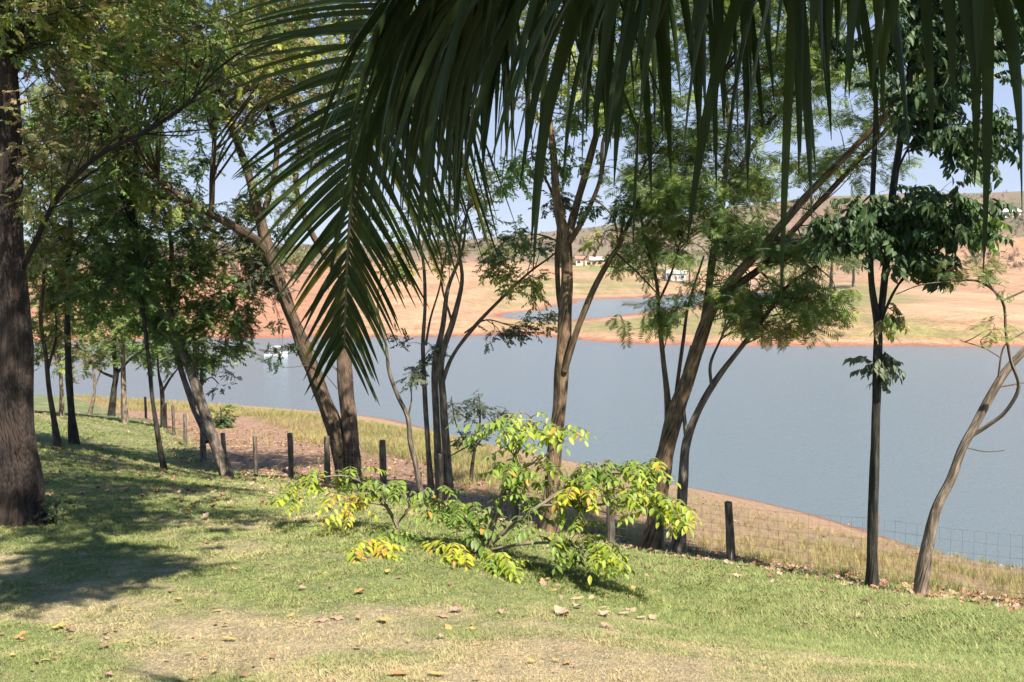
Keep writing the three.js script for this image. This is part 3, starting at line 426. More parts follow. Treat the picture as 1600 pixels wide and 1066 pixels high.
tree({ label: 'tan trunk sweeping right with long parallel limbs and feathery leaves', wood: BARK.warm, seed: 116,
  limbs: [[[1017, 872, 13.8, 44], [1025, 800, 13.8, 39], [1036, 730, 13.8, 38], [1050, 665, 13.8, 37], [1072, 600, 13.7, 33], [1092, 540, 13.6, 29], [1110, 490, 13.5, 26], [1150, 432, 13.3, 21], [1200, 378, 13.1, 18], [1262, 305, 12.9, 16], [1330, 235, 12.7, 14], [1400, 165, 12.5, 16], [1460, 95, 12.3, 12], [1540, 0, 12.1, 9], [1620, -120, 12, 5]],
    [[1135, 455, 13.4, 17], [1190, 418, 13.5, 15], [1240, 360, 13.6, 13], [1300, 295, 13.7, 12], [1360, 230, 13.8, 10], [1430, 150, 13.9, 8], [1500, 40, 14, 5]],
    [[1098, 520, 13.6, 18], [1108, 450, 13.8, 17], [1116, 390, 14, 16], [1128, 320, 14.1, 15], [1134, 262, 14.2, 13], [1140, 200, 14.3, 10], [1130, 110, 14.4, 7], [1140, 0, 14.5, 4]],
    [[1130, 300, 14.1, 12], [1160, 255, 14.2, 10], [1195, 200, 14.3, 8], [1240, 150, 14.4, 5], [1300, 90, 14.5, 3]],
    [[1045, 690, 13.8, 17], [1043, 620, 14, 14], [1036, 560, 14.1, 11], [1030, 500, 14.2, 9], [1026, 440, 14.3, 8], [1010, 380, 14.4, 5], [1000, 330, 14.5, 3]],
    [[1052, 650, 13.9, 9], [1060, 590, 14.1, 8], [1068, 530, 14.3, 8], [1075, 480, 14.4, 6], [1100, 400, 14.5, 4]],
    [[1030, 470, 14.3, 6], [1048, 430, 14.3, 5], [1065, 370, 14.3, 3]]],
  clumps: [[1100, 365, 13.8, 0.9, 0.2, 0.8, 70, 'feather', 'feather'], [1200, 398, 13.4, 1.0, 0.18, 0.8, 90, 'feather', 'fresh'], [1265, 388, 13.4, 0.5, 0.16, 0.6, 50, 'feather', 'fresh'], [1060, 320, 14.2, 0.9, 0.3, 0.8, 110, 'feather', 'feather'], [1180, 300, 14, 0.8, 0.3, 0.8, 90, 'feather', 'feather'], [1150, 200, 14.3, 1, 0.5, 0.9, 120, 'feather', 'feather'], [1210, 130, 14.4, 1, 0.5, 0.9, 130, 'feather', 'feather'], [1130, 60, 14.4, 1.1, 0.6, 1, 130, 'feather', 'feather'], [1290, 60, 14.4, 1, 0.6, 1, 120, 'feather', 'feather'], [1010, 390, 14.4, 0.6, 0.3, 0.6, 70, 'feather', 'feather'], [1130, 490, 13.4, 0.8, 0.15, 0.6, 36, 'feather', 'feather'], [1240, 480, 13.2, 0.7, 0.14, 0.6, 40, 'feather', 'feather'], [1020, 500, 14.2, 0.4, 0.25, 0.5, 36, 'feather', 'feather'], [1240, 525, 13.2, 0.6, 0.12, 0.4, 28, 'feather', 'olive'], [1300, 270, 13.6, 0.8, 0.3, 0.8, 70, 'feather', 'feather'], [1450, 60, 13, 1.2, 0.7, 1, 170, 'feather', 'feather'], [1380, 180, 13.4, 0.8, 0.4, 0.8, 70, 'feather', 'feather'], [1280, -60, 14, 2, 0.8, 1.8, 220, 'feather', 'feather'], [1080, -60, 14.4, 1.8, 0.8, 1.6, 200, 'feather', 'feather'], [1040, 250, 14.4, 0.7, 0.3, 0.6, 60, 'feather', 'feather'], [1160, 345, 13.9, 0.5, 0.12, 0.5, 16, 'feather', 'fresh']], spray: 0.95 });
tree({ label: 'slimmer forked trunk close beside the sweeping tan trunk', wood: BARK.grey, seed: 117,
  limbs: [[[1059, 876, 13.6, 30], [1064, 810, 13.6, 24], [1068, 750, 13.6, 22], [1073, 690, 13.6, 20], [1092, 640, 13.6, 15], [1122, 590, 13.5, 13], [1160, 540, 13.4, 11], [1195, 495, 13.3, 9], [1225, 452, 13.2, 7], [1275, 415, 13.1, 4]],
    [[1073, 690, 13.6, 11], [1068, 640, 13.7, 9], [1066, 600, 13.8, 7], [1080, 540, 13.9, 4]], [[1112, 605, 13.5, 8], [1110, 570, 13.5, 7], [1124, 535, 13.5, 5], [1140, 500, 13.5, 3]]],
  clumps: [[1240, 462, 13.2, 0.6, 0.14, 0.5, 28, 'feather', 'feather'], [1270, 500, 13.1, 0.45, 0.2, 0.4, 36, 'feather', 'feather'], [1150, 470, 13.4, 0.5, 0.15, 0.4, 22, 'feather', 'feather'], [1200, 520, 13.2, 0.6, 0.12, 0.4, 26, 'feather', 'olive']] });
tree({ label: 'upright dark trunk at right with broad drooping dark leaves', wood: BARK.deep, seed: 118,
  limbs: [[[1362, 930, 11.4, 24], [1364, 840, 11.4, 22], [1366, 750, 11.4, 20], [1369, 650, 11.4, 19], [1371, 560, 11.4, 19], [1372, 515, 11.4, 18], [1362, 440, 11.4, 12], [1362, 350, 11.4, 11], [1366, 250, 11.4, 10], [1370, 120, 11.4, 9], [1376, -40, 11.4, 7]],
    [[1372, 520, 11.4, 14], [1380, 460, 11.4, 14], [1388, 380, 11.4, 15], [1396, 290, 11.4, 15], [1410, 200, 11.4, 14], [1425, 90, 11.4, 13], [1440, -40, 11.4, 9]],
    [[1374, 510, 11.4, 7], [1395, 460, 11.2, 6], [1420, 420, 11.1, 4], [1445, 370, 11, 3]], [[1390, 350, 11.4, 7], [1440, 330, 11.2, 5], [1500, 350, 11.1, 3]], [[1366, 300, 11.4, 5], [1335, 330, 11.4, 4], [1310, 370, 11.4, 2]], [[1400, 270, 11.4, 6], [1420, 230, 11.2, 5], [1450, 180, 11.1, 3]], [[1372, 585, 11.4, 4], [1382, 570, 11.3, 3], [1394, 578, 11.2, 2]]],
  clumps: [[1440, 345, 11.2, 0.75, 0.32, 0.6, 230, 'broad', 'dark'], [1360, 370, 11.4, 0.5, 0.28, 0.5, 100, 'broad', 'dark'], [1440, 410, 11.1, 0.5, 0.2, 0.4, 60, 'broad', 'dark'], [1490, 240, 11.1, 0.5, 0.4, 0.5, 90, 'broad', 'dark'], [1490, 120, 11.2, 0.7, 0.5, 0.7, 130, 'broad', 'dark'], [1530, 30, 11.2, 0.9, 0.6, 0.8, 150, 'broad', 'dark'], [1400, 40, 11.4, 0.7, 0.5, 0.7, 90, 'broad', 'dark'], [1560, 210, 11.3, 0.4, 0.25, 0.4, 40, 'broad', 'dark'], [1376, 570, 11.3, 0.16, 0.22, 0.2, 14, 'broad', 'greygreen'], [1310, 370, 11.4, 0.3, 0.2, 0.3, 30, 'broad', 'dark'], [1390, 495, 11.3, 0.2, 0.12, 0.2, 8, 'broad', 'olive'], [1520, 390, 11.1, 0.2, 0.2, 0.2, 14, 'broad', 'green'], [1440, -140, 11.4, 1.6, 0.7, 1.4, 260, 'broad', 'dark']] });
tree({ label: 'pale bare tree leaning right at the far right edge', wood: BARK.pale, seed: 119,
  limbs: [[[1440, 870, 11, 24], [1462, 800, 11, 22], [1486, 748, 11, 19], [1504, 700, 11, 18], [1522, 668, 11, 18], [1545, 625, 11, 18], [1572, 580, 11, 16], [1600, 548, 11, 14], [1660, 490, 11, 10], [1720, 400, 11, 6]],
    [[1520, 680, 11, 9], [1545, 664, 10.9, 9], [1570, 645, 10.8, 8], [1592, 605, 10.7, 8], [1580, 565, 10.7, 7], [1572, 520, 10.7, 6], [1566, 470, 10.7, 6], [1530, 440, 10.7, 5], [1490, 440, 10.7, 4], [1440, 445, 10.8, 3], [1400, 460, 10.9, 2]],
    [[1566, 470, 10.7, 5], [1600, 455, 10.7, 4], [1650, 430, 10.7, 3]], [[1560, 465, 10.7, 4], [1535, 430, 10.6, 3], [1500, 410, 10.6, 2]], [[1560, 600, 11, 6], [1562, 575, 11, 5], [1570, 540, 11, 4], [1590, 525, 11, 3], [1620, 510, 11, 2]], [[1560, 605, 11, 4], [1590, 600, 11, 3], [1640, 590, 11, 2]], [[1565, 560, 10.9, 3], [1540, 545, 10.9, 2.5], [1500, 532, 10.9, 2]], [[1512, 700, 11, 3], [1540, 706, 10.9, 2.5], [1570, 704, 10.8, 2]]],
  clumps: [[1500, 425, 10.7, 0.35, 0.12, 0.3, 10, 'feather', 'olive'], [1520, 505, 10.8, 0.35, 0.12, 0.3, 7, 'feather', 'olive'], [1560, 440, 10.6, 0.3, 0.12, 0.3, 4, 'feather', 'feather']], spray: 0.7 });

// ---------------------------------------------------------------- fence
{
  const root = thing('wire_fence', 'wire mesh fence on rough wooden posts between lawn and bank', 'fence', V(0, 0, 0)), r = rng(41);
  const P = [];
  FENCE.forEach((f, i) => {
    const g0 = groundY(f.x, f.z), h = 0.98 + 0.16 * (r() - 0.5) + (i > 6 ? 0.14 : 0), lean = V((r() - 0.5) * 0.12, 0, (r() - 0.5) * 0.1), R = 0.055 + 0.015 * r();
    if (i === 3) lean.set(-0.09, 0, 0.02);
    const b = V(f.x, g0 - 0.3, f.z), t = V(f.x + lean.x, g0 + h, f.z + lean.z);
    const pale = i === 13 || i === 12;
    part('post', tube([{ p: b, r: R * 1.1 }, { p: b.clone().lerp(t, 0.5), r: R }, { p: t.clone().add(V(0, -0.02, 0)), r: R * 0.96 }, { p: t, r: R * 0.8 }], 9, 3, 0.16, i), pale ? BARK.paleWood : BARK.post, root);
    P.push([V(f.x, g0, f.z), V(f.x + lean.x, g0 + h, f.z + lean.z)]);
  });
  const wireMat = new THREE.MeshStandardMaterial({ color: new THREE.Color(0.3, 0.27, 0.23), roughness: 0.55, metalness: 0.6 });
  for (let i = 0; i < P.length - 1; i++) {
    const gs = [], A = (u, v) => { const p = P[i][0].clone().lerp(P[i][1], v).lerp(P[i + 1][0].clone().lerp(P[i + 1][1], v), u); p.y += -0.05 * Math.sin(Math.PI * u) * 0.4; return p; };
    for (let k = 0; k < 7; k++) { const v = 0.06 + 0.86 * k / 6; gs.push(tube([0, 0.5, 1].map((u) => ({ p: A(u, v), r: 0.0022 })), 3, 2)); }
    const n = i < 8 ? 14 : 0; for (let k = 1; k < n; k++) gs.push(tube([0.06, 0.92].map((v) => ({ p: A(k / n, v), r: 0.0016 })), 3, 1));
    part('wire_mesh', mergeGeometries(gs), wireMat, root).userData.kind = 'stuff';
  }
}

// ---------------------------------------------------------------- palm over the camera
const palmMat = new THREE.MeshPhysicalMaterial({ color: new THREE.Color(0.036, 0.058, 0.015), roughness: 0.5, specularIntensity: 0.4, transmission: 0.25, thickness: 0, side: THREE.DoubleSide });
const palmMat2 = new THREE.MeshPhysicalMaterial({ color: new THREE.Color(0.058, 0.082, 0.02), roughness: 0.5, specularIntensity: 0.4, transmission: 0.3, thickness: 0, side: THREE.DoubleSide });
const palmYellow = new THREE.MeshPhysicalMaterial({ color: new THREE.Color(0.4, 0.33, 0.03), roughness: 0.5, transmission: 0.3, thickness: 0, side: THREE.DoubleSide });
function leafletGeo(p, dir, len, wid, sag, face, fold = 0.35) {      // long narrow blade, folded along its midrib, bending under its weight
  const pos = [], idx = [], n = 9, d = dir.clone().normalize(), q = p.clone();
  for (let i = 0; i <= n; i++) {
    const t = i / n, s = d.clone().cross(face).normalize(), u = s.clone().cross(d), w = wid / 2 * Math.min(1, 0.35 + t * 5) * Math.pow(Math.max(0, 1 - Math.pow(t, 2.3)), 0.8) + 0.0008;
    for (const [a, b] of [[-1, fold], [0, 0], [1, fold]]) pos.push(q.x + s.x * a * w + u.x * b * w, q.y + s.y * a * w + u.y * b * w, q.z + s.z * a * w + u.z * b * w);
    if (i) { const k = i * 3; idx.push(k - 3, k - 2, k, k - 2, k + 1, k, k - 2, k - 1, k + 1, k - 1, k + 2, k + 1); }
    q.addScaledVector(d, len / n); d.addScaledVector(V(0, -1, 0), sag / n).normalize();
  }
  const g = new THREE.BufferGeometry(); g.setAttribute('position', new THREE.Float32BufferAttribute(pos, 3)); g.setIndex(idx); g.computeVertexNormals(); return g;
}
{
  const C = V(1.35, EYE + 1.75, 0.75), foot = V(1.7, groundY(1.7, 1.2), 1.2);
  const palm = thing('palm_tree', 'feather palm with long dark fronds hanging across the top', 'palm tree', foot), rel = (g) => { g.translate(-foot.x, -foot.y, -foot.z); return g; };
  part('trunk', rel(tube([{ p: foot.clone().add(V(0, -0.2, 0)), r: 0.17 }, { p: foot.clone().lerp(C, 0.3), r: 0.13 }, { p: foot.clone().lerp(C, 0.7), r: 0.12 }, { p: C.clone().add(V(0, 0.1, 0)), r: 0.1 }], 14, 6, 0.08, 5)), BARK.grey, palm);
  const stalk = new THREE.MeshStandardMaterial({ color: new THREE.Color(0.13, 0.13, 0.05), roughness: 0.6 });
  const rest = []; let count = 0;
  function frond(pts, { from = 0.2, to = 1, n, len, wid = 0.028, sag = 0.8, side = 0.9, fwd = 0.55, seed, solo = true, up = UP, lift = 0, jit = 0.12 }) {
    const r = rng(seed), N = pts.length, curve = new THREE.CatmullRomCurve3(pts, false, 'centripetal');
    const g = rel(tube(pts.map((p, i) => ({ p, r: lerp(0.02, 0.0035, Math.pow(i / (N - 1), 0.7)) })), 7, 8));
    const f = part('frond', g, stalk, palm);
    for (let i = 0; i < n; i++) for (const s of [-1, 1]) {
      const t = lerp(from, to, (i + 0.3 * r()) / n), p = curve.getPointAt(Math.min(1, t)), tan = curve.getTangentAt(Math.min(1, t));
      const sv = tan.clone().cross(up).normalize().multiplyScalar(s), u = sv.clone().cross(tan).multiplyScalar(s);
      const k = smooth(0.68, 1, t), dir = sv.multiplyScalar(lerp(side, side * 0.5, k)).addScaledVector(tan, lerp(fwd, 1.15, k)).addScaledVector(u, lift).add(ball(r).multiplyScalar(jit));
      const L = len(t) * (0.82 + 0.3 * r());
      const lg = leafletGeo(p, dir, L, wid * (0.8 + 0.35 * r()), sag * (0.7 + 0.6 * r()), u.clone().add(ball(r).multiplyScalar(0.5)));
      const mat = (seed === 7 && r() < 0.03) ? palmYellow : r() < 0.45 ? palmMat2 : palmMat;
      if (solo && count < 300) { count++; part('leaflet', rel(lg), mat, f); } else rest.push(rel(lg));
    }
  }
  const E = (x, y, z) => V(x, EYE + y, z);
  // the frond hanging down left of the middle
  frond([C, E(0.9, 2.15, -0.4), E(0.35, 1.9, -1.5), at(770, -250, 2.35), at(675, -90, 2.75), at(620, 40, 2.95), at(583, 140, 3.1), at(556, 250, 3.2), at(546, 350, 3.3), at(541, 450, 3.35), at(538, 545, 3.4)],
    { from: 0.56, n: 98, len: (t) => lerp(0.84, 0.28, smooth(0.74, 1, t)), wid: 0.0175, sag: 0.35, side: 1.35, fwd: 0.75, seed: 7, up: V(0.1, 0.35, 1).normalize() });
  // the frond crossing above the frame, its blades hanging into it
  frond([C, E(1.05, 1.5, -0.4), at(1420, -330, 1.6), at(1240, -210, 1.8), at(1050, -140, 1.95), at(880, -100, 2.1), at(750, -50, 2.25), at(660, 40, 2.4)],
    { from: 0.3, n: 50, len: (t) => lerp(0.36, 0.84, smooth(0.5, 0.78, t)) * lerp(1, 0.8, smooth(0.9, 1, t)), wid: 0.027, sag: 2.9, side: 0.4, fwd: 0.25, seed: 9, jit: 0.5, up: UP });
  // the near frond at the right
  frond([C, E(1.2, 1.3, 0), at(1470, -480, 1.2), at(1500, -290, 1.3), at(1570, -170, 1.4), at(1680, -80, 1.5), at(1800, 60, 1.6)],
    { from: 0.3, n: 15, len: (t) => 0.62 + 0.2 * Math.sin(t * 40), wid: 0.028, sag: 3.2, side: 0.4, fwd: 0.25, seed: 11, jit: 0.35 });
  frond([C, E(0.7, 2.0, -0.3), E(0.3, 1.7, -1.1), at(960, -330, 2.0), at(850, -190, 2.35), at(740, -100, 2.65), at(650, -10, 2.9)],
    { from: 0.45, n: 44, len: (t) => lerp(0.9, 0.7, smooth(0.8, 1, t)), wid: 0.03, sag: 2.6, side: 0.7, fwd: 0.4, seed: 13, solo: false, jit: 0.4 });
  frond([C, E(0.8, 1.8, -0.2), at(1150, -420, 1.7), at(1040, -280, 1.95), at(930, -190, 2.2), at(830, -130, 2.45), at(760, -60, 2.6)],
    { from: 0.4, n: 44, len: (t) => lerp(0.85, 0.7, smooth(0.8, 1, t)), wid: 0.032, sag: 3, side: 0.5, fwd: 0.35, seed: 15, solo: false, jit: 0.5 });
  frond([C, E(0.9, 1.6, -0.3), at(1220, -300, 1.7), at(1080, -190, 1.9), at(960, -130, 2.1), at(850, -90, 2.3), at(740, -20, 2.5), at(690, 60, 2.6)],
    { from: 0.52, n: 38, len: (t) => lerp(0.55, 0.8, smooth(0.4, 0.8, t)), wid: 0.03, sag: 2.4, side: 0.55, fwd: 0.3, seed: 17, solo: false, jit: 0.45 });
  frond([C, E(1.3, 1.4, -0.1), at(1380, -420, 1.4), at(1400, -250, 1.5), at(1450, -140, 1.6), at(1530, -60, 1.7), at(1640, 20, 1.8)],
    { from: 0.35, n: 12, len: (t) => 0.44 + 0.12 * Math.sin(t * 57), wid: 0.03, sag: 3.4, side: 0.4, fwd: 0.2, seed: 19, solo: false, jit: 0.3 });
  // upper fronds of the crown, above and behind the frame
  for (let i = 0; i < 19; i++) {
    const r = rng(60 + i), a = i * 2.3999 + 0.2, reach = (2.1 + 0.9 * r()) * (Math.sin(a) < 0 ? 0.85 : 1), hi = 0.45 + 1.2 * ((i * 5) % 19) / 19, c = Math.cos(a), s = Math.sin(a), low = s < -0.2 ? 0.3 : -0.3;
    frond([C, C.clone().add(V(c * reach * 0.3, hi * 0.75, s * reach * 0.3)), C.clone().add(V(c * reach * 0.65, hi, s * reach * 0.65)), C.clone().add(V(c * reach * 0.95, low + hi * 0.55, s * reach * 0.95)), C.clone().add(V(c * reach * 1.1, low + hi * 0.1, s * reach * 1.1))],
      { from: 0.1, n: 80, len: (t) => 0.68 * Math.sin(0.6 + t * 2.1), wid: 0.042, sag: 0.8, seed: 80 + i, solo: false, lift: 0.15 });
  }
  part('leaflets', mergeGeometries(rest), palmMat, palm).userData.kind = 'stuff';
}

// ---------------------------------------------------------------- yellow-green shrubs in front of the fence
const shrubMats = [[0.17, 0.26, 0.035], [0.26, 0.36, 0.04], [0.39, 0.46, 0.035], [0.54, 0.52, 0.035], [0.55, 0.32, 0.05]].map((c) => new THREE.MeshPhysicalMaterial({ color: new THREE.Color(...c), roughness: 0.5, specularIntensity: 0.6, transmission: 0.5, thickness: 0, side: THREE.DoubleSide }));
const bladeGeo = [0, 1, 2].map((k) => { const f = new Faces(); f.leaf(V(0, 0, 0), V(1, 0, 0), UP, 1, 0.46, 0.2 + 0.12 * k, 0.1 + 0.15 * k, 4); return f.geo(); });
function shrub(label, base, stems, clumps, seed, solos) {
  const r = rng(seed), b0 = GF(...base), root = thing('shrub', label, 'shrub', b0), pool = [], bucket = shrubMats.map(() => []);
  let solo = 0;
  stems.forEach((S, i) => {
    const pts = S.map(([px, py, d, w]) => ({ p: at(px, py, d), r: w / 2 * d / F })); if (i === 0) pts[0].p.copy(b0);
    const g = tube(pts, 7, 5, 0.08, seed + i); g.translate(-b0.x, -b0.y, -b0.z); part(i ? 'branch' : 'stem', g, BARK.stem, root);
    const c = new THREE.CatmullRomCurve3(pts.map((q) => q.p), false, 'centripetal'); for (let k = 1; k <= 14; k++) pool.push(c.getPoint(k / 14));
  });
  const stalks = [];
  for (const [px, py, d, rx, ry, n, tone] of clumps) for (let i = 0; i < n * 1.7; i++) {
    const e = at(px + (r() * 2 - 1) * rx, py + (r() * 2 - 1) * ry, d + (r() - 0.5) * 0.7); e.y = Math.max(e.y, groundY(e.x, e.z) + 0.09);
    let s = pool[0], best = 1e9; for (const q of pool) { const dd = q.distanceTo(e) * (0.8 + 0.4 * r()) + (q.y > e.y + 0.1 ? 0.15 : 0); if (dd < best) { best = dd; s = q; } }
    const out = e.clone().sub(s).setY(0); if (out.length() < 0.05) out.set(r() - 0.5, 0, r() - 0.5); out.normalize();
    const L = 0.24 + 0.14 * r(), dir = out.clone().add(ball(r).multiplyScalar(0.55)).setY(0.1).normalize(), m = s.clone().lerp(e, 0.55).add(V(0, 0.05 + 0.12 * best, 0));
    const tip = e.clone().addScaledVector(dir, L * 0.6).add(V(0, -0.04 - 0.08 * r(), 0)); tip.y = Math.max(tip.y, groundY(tip.x, tip.z) + 0.03);
    const path = new THREE.CatmullRomCurve3([s, m, e, tip]), len = path.getLength();
    stalks.push(tube([{ p: s, r: 0.005 }, { p: m, r: 0.004 }, { p: e, r: 0.003 }, { p: tip, r: 0.0015 }], 4, 4));
    const pairs = 5 + (r() * 3 | 0), t0 = Math.max(0, 1 - L * 1.25 / len);
    for (let k = 0; k <= pairs; k++) for (const sd of k === pairs ? [0] : [-1, 1]) {
      const t = lerp(t0, 1, k / pairs), p = path.getPointAt(t), tan = path.getTangentAt(t), sv = tan.clone().cross(UP).normalize().multiplyScalar(sd);
      const ld = sv.multiplyScalar(0.9).addScaledVector(tan, sd ? 0.5 : 1).add(V(0, -0.15 - 0.45 * r(), 0)).add(ball(r).multiplyScalar(0.25)), size = (0.055 + 0.05 * r()) * (0.8 + 0.3 * Math.sin(k / pairs * 3));
      const M = basis(p.sub(b0), ld, V((r() - 0.5) * 0.5, 1, (r() - 0.5) * 0.5), size);
      let q = tone + (r() < 0.2 ? 1 : 0) - (r() < 0.5 ? 1 : 0); if (r() < 0.025) q = 4; q = clamp(q, 0, 4);
      const gi = r() * 3 | 0;
      if (solo < solos && r() < 0.12) { const mesh = part('leaf', bladeGeo[gi], shrubMats[q], root); mesh.applyMatrix4(M); solo++; } else bucket[q].push(bladeGeo[gi].clone().applyMatrix4(M));
    }
  }
  const g = mergeGeometries(stalks); g.translate(-b0.x, -b0.y, -b0.z); part('leaf_stalks', g, BARK.stem, root).userData.kind = 'stuff';
  bucket.forEach((b, i) => { if (b.length) part('foliage', mergeGeometries(b), shrubMats[i], root).userData.kind = 'stuff'; });
}
shrub('large sprawling shrub with bright yellow green leaves before the fence', [755, 866, 8.4],
  [[[755, 866, 8.4, 13], [763, 840, 8.4, 11], [778, 795, 8.45, 9], [795, 740, 8.5, 8], [812, 695, 8.5, 6], [830, 652, 8.5, 4]], [[757, 858, 8.4, 10], [790, 830, 8.3, 8], [845, 790, 8.2, 7], [900, 755, 8.2, 6], [960, 738, 8.2, 5], [1020, 745, 8.2, 3]],
    [[758, 850, 8.4, 7], [730, 815, 8.5, 6], [700, 790, 8.6, 5], [675, 780, 8.6, 3]], [[845, 790, 8.2, 5], [920, 790, 8, 4], [1000, 785, 7.9, 4], [1055, 800, 7.9, 2]], [[795, 740, 8.5, 5], [840, 720, 8.6, 4], [880, 690, 8.7, 3]], [[757, 862, 8.4, 6], [820, 850, 8.1, 5], [880, 850, 8, 4], [930, 865, 7.9, 3]], [[755, 864, 8.4, 5], [765, 875, 8.1, 4], [775, 885, 7.9, 3]], [[752, 864, 8.4, 5], [725, 860, 8.2, 4], [705, 866, 8.1, 3]]],
  [[775, 668, 8.5, 36, 14, 6, 1], [830, 680, 8.5, 40, 18, 6, 2], [878, 670, 8.6, 26, 8, 4, 2], [800, 718, 8.5, 40, 26, 7, 1], [850, 755, 8.4, 65, 32, 13, 1], [900, 785, 8.2, 55, 34, 9, 1], [950, 735, 8.2, 65, 14, 14, 1], [1005, 742, 8.2, 30, 24, 10, 2], [900, 770, 8, 26, 16, 5, 3], [1020, 785, 7.9, 40, 18, 9, 2], [1062, 805, 7.9, 20, 12, 6, 2], [700, 790, 8.6, 45, 30, 9, 1], [705, 868, 8.1, 24, 12, 6, 3], [770, 890, 7.9, 26, 16, 9, 2], [905, 855, 8, 38, 22, 10, 1], [950, 880, 7.9, 26, 20, 8, 2], [745, 815, 8.4, 45, 28, 5, 0], [820, 820, 8.2, 40, 16, 2, 0], [870, 740, 8.6, 40, 16, 4, 1], [980, 775, 8.2, 40, 20, 8, 2]], 201, 190);
shrub('low arching shrub with yellowing leaf sprays left of the large shrub', [625, 842, 9.4],
  [[[625, 842, 9.4, 8], [612, 805, 9.4, 6], [590, 775, 9.4, 5], [555, 748, 9.4, 4], [510, 745, 9.4, 3], [465, 762, 9.3, 2]], [[618, 820, 9.4, 5], [640, 790, 9.4, 4], [625, 765, 9.4, 3]], [[605, 790, 9.4, 4], [570, 785, 9.2, 3], [545, 790, 9.1, 2]], [[625, 838, 9.4, 4], [605, 846, 8.8, 3], [585, 866, 8.2, 2]]],
  [[500, 752, 9.4, 50, 14, 8, 2], [455, 772, 9.3, 22, 10, 4, 2], [545, 790, 9.1, 30, 16, 8, 3], [555, 745, 9.4, 30, 18, 7, 1], [615, 765, 9.4, 36, 16, 9, 1], [580, 872, 8.05, 26, 12, 7, 3], [605, 850, 8.6, 28, 12, 4, 1]], 202, 90);

// small dark shrubs beyond the fence
tree({ name: 'shrub', category: 'shrub', label: 'sparse dark twiggy shrub on the bank before the water', wood: BARK.deep, seed: 131, sides: 6, limbs: [[[735, 735, 22, 8], [742, 700, 22, 6], [750, 660, 22, 4], [748, 615, 22, 2]], [[742, 700, 22, 5], [765, 670, 22, 4], [790, 640, 22, 2]], [[741, 705, 22, 5], [715, 670, 22, 3], [705, 620, 22, 2]], [[745, 690, 22, 4], [690, 720, 22, 2]]], clumps: [[745, 640, 22, 0.5, 0.5, 0.5, 46, 'twig', 'greygreen'], [790, 640, 22, 0.35, 0.4, 0.4, 26, 'twig', 'greygreen'], [710, 640, 22, 0.3, 0.5, 0.4, 22, 'twig', 'greygreen'], [740, 685, 22, 0.6, 0.3, 0.5, 36, 'twig', 'dark']] });
tree({ name: 'shrub', category: 'shrub', label: 'rounded dark green shrub on the bank by the dry grass', wood: BARK.deep, seed: 132, sides: 6, limbs: [[[346, 672, 40, 6], [346, 655, 40, 5], [344, 635, 40, 2]], [[346, 668, 40, 4], [356, 640, 40, 2]]], clumps: [[345, 652, 40, 0.5, 0.45, 0.5, 90, 'twig', 'green'], [338, 664, 40, 0.5, 0.25, 0.4, 70, 'twig', 'dark'], [356, 664, 40, 0.4, 0.25, 0.4, 50, 'twig', 'green'], [354, 630, 40, 0.3, 0.3, 0.3, 24, 'twig', 'olive']] });
tree({ name: 'shrub', category: 'shrub', label: 'small dark weed at the foot of the massive trunk', wood: BARK.deep, seed: 133, sides: 6, limbs: [[[82, 815, 9, 5], [84, 800, 9, 4], [88, 785, 9, 2]]], clumps: [[88, 802, 9, 0.16, 0.08, 0.12, 16, 'twig', 'dark'], [70, 798, 9, 0.08, 0.08, 0.1, 8, 'twig', 'greygreen']], spray: 0.5 });

// ---------------------------------------------------------------- grass, litter, fallen leaves
const grassMat = leafMaterial(0.3, 0.8);
function tuft(seed, blades, h, w, spread, lean) {
  const r = rng(seed), f = new Faces();
  for (let i = 0; i < blades; i++) {
    const a = r() * 6.283, d = V(Math.cos(a) * lean * (0.4 + r()), 1, Math.sin(a) * lean * (0.4 + r())).normalize(), b = V(Math.cos(a * 3.7) * spread * r(), 0, Math.sin(a * 3.7) * spread * r()), H = h * (0.55 + 0.6 * r());
    const s = V(Math.cos(a + 1.6), 0, Math.sin(a + 1.6)), o = f.pos.length / 3, m = b.clone().addScaledVector(d, H * 0.55), e = b.clone().addScaledVector(d, H).add(V(Math.cos(a) * H * 0.3 * lean, -0.05 * H, Math.sin(a) * H * 0.3 * lean));
    for (const p of [b.clone().addScaledVector(s, -w / 2), b.clone().addScaledVector(s, w / 2), m.clone().addScaledVector(s, w * 0.4), m.clone().addScaledVector(s, -w * 0.4), e]) f.pos.push(p.x, p.y, p.z);
    f.idx.push(o, o + 1, o + 2, o, o + 2, o + 3, o + 3, o + 2, o + 4);
  }
  return f.geo();
}
function stuffObject(name, geo, mat, items, label, category) { const m = instanced(name, geo, mat, items, scene); m.name = numbered(name); tag(m, label, category, null, 'stuff'); return m; }
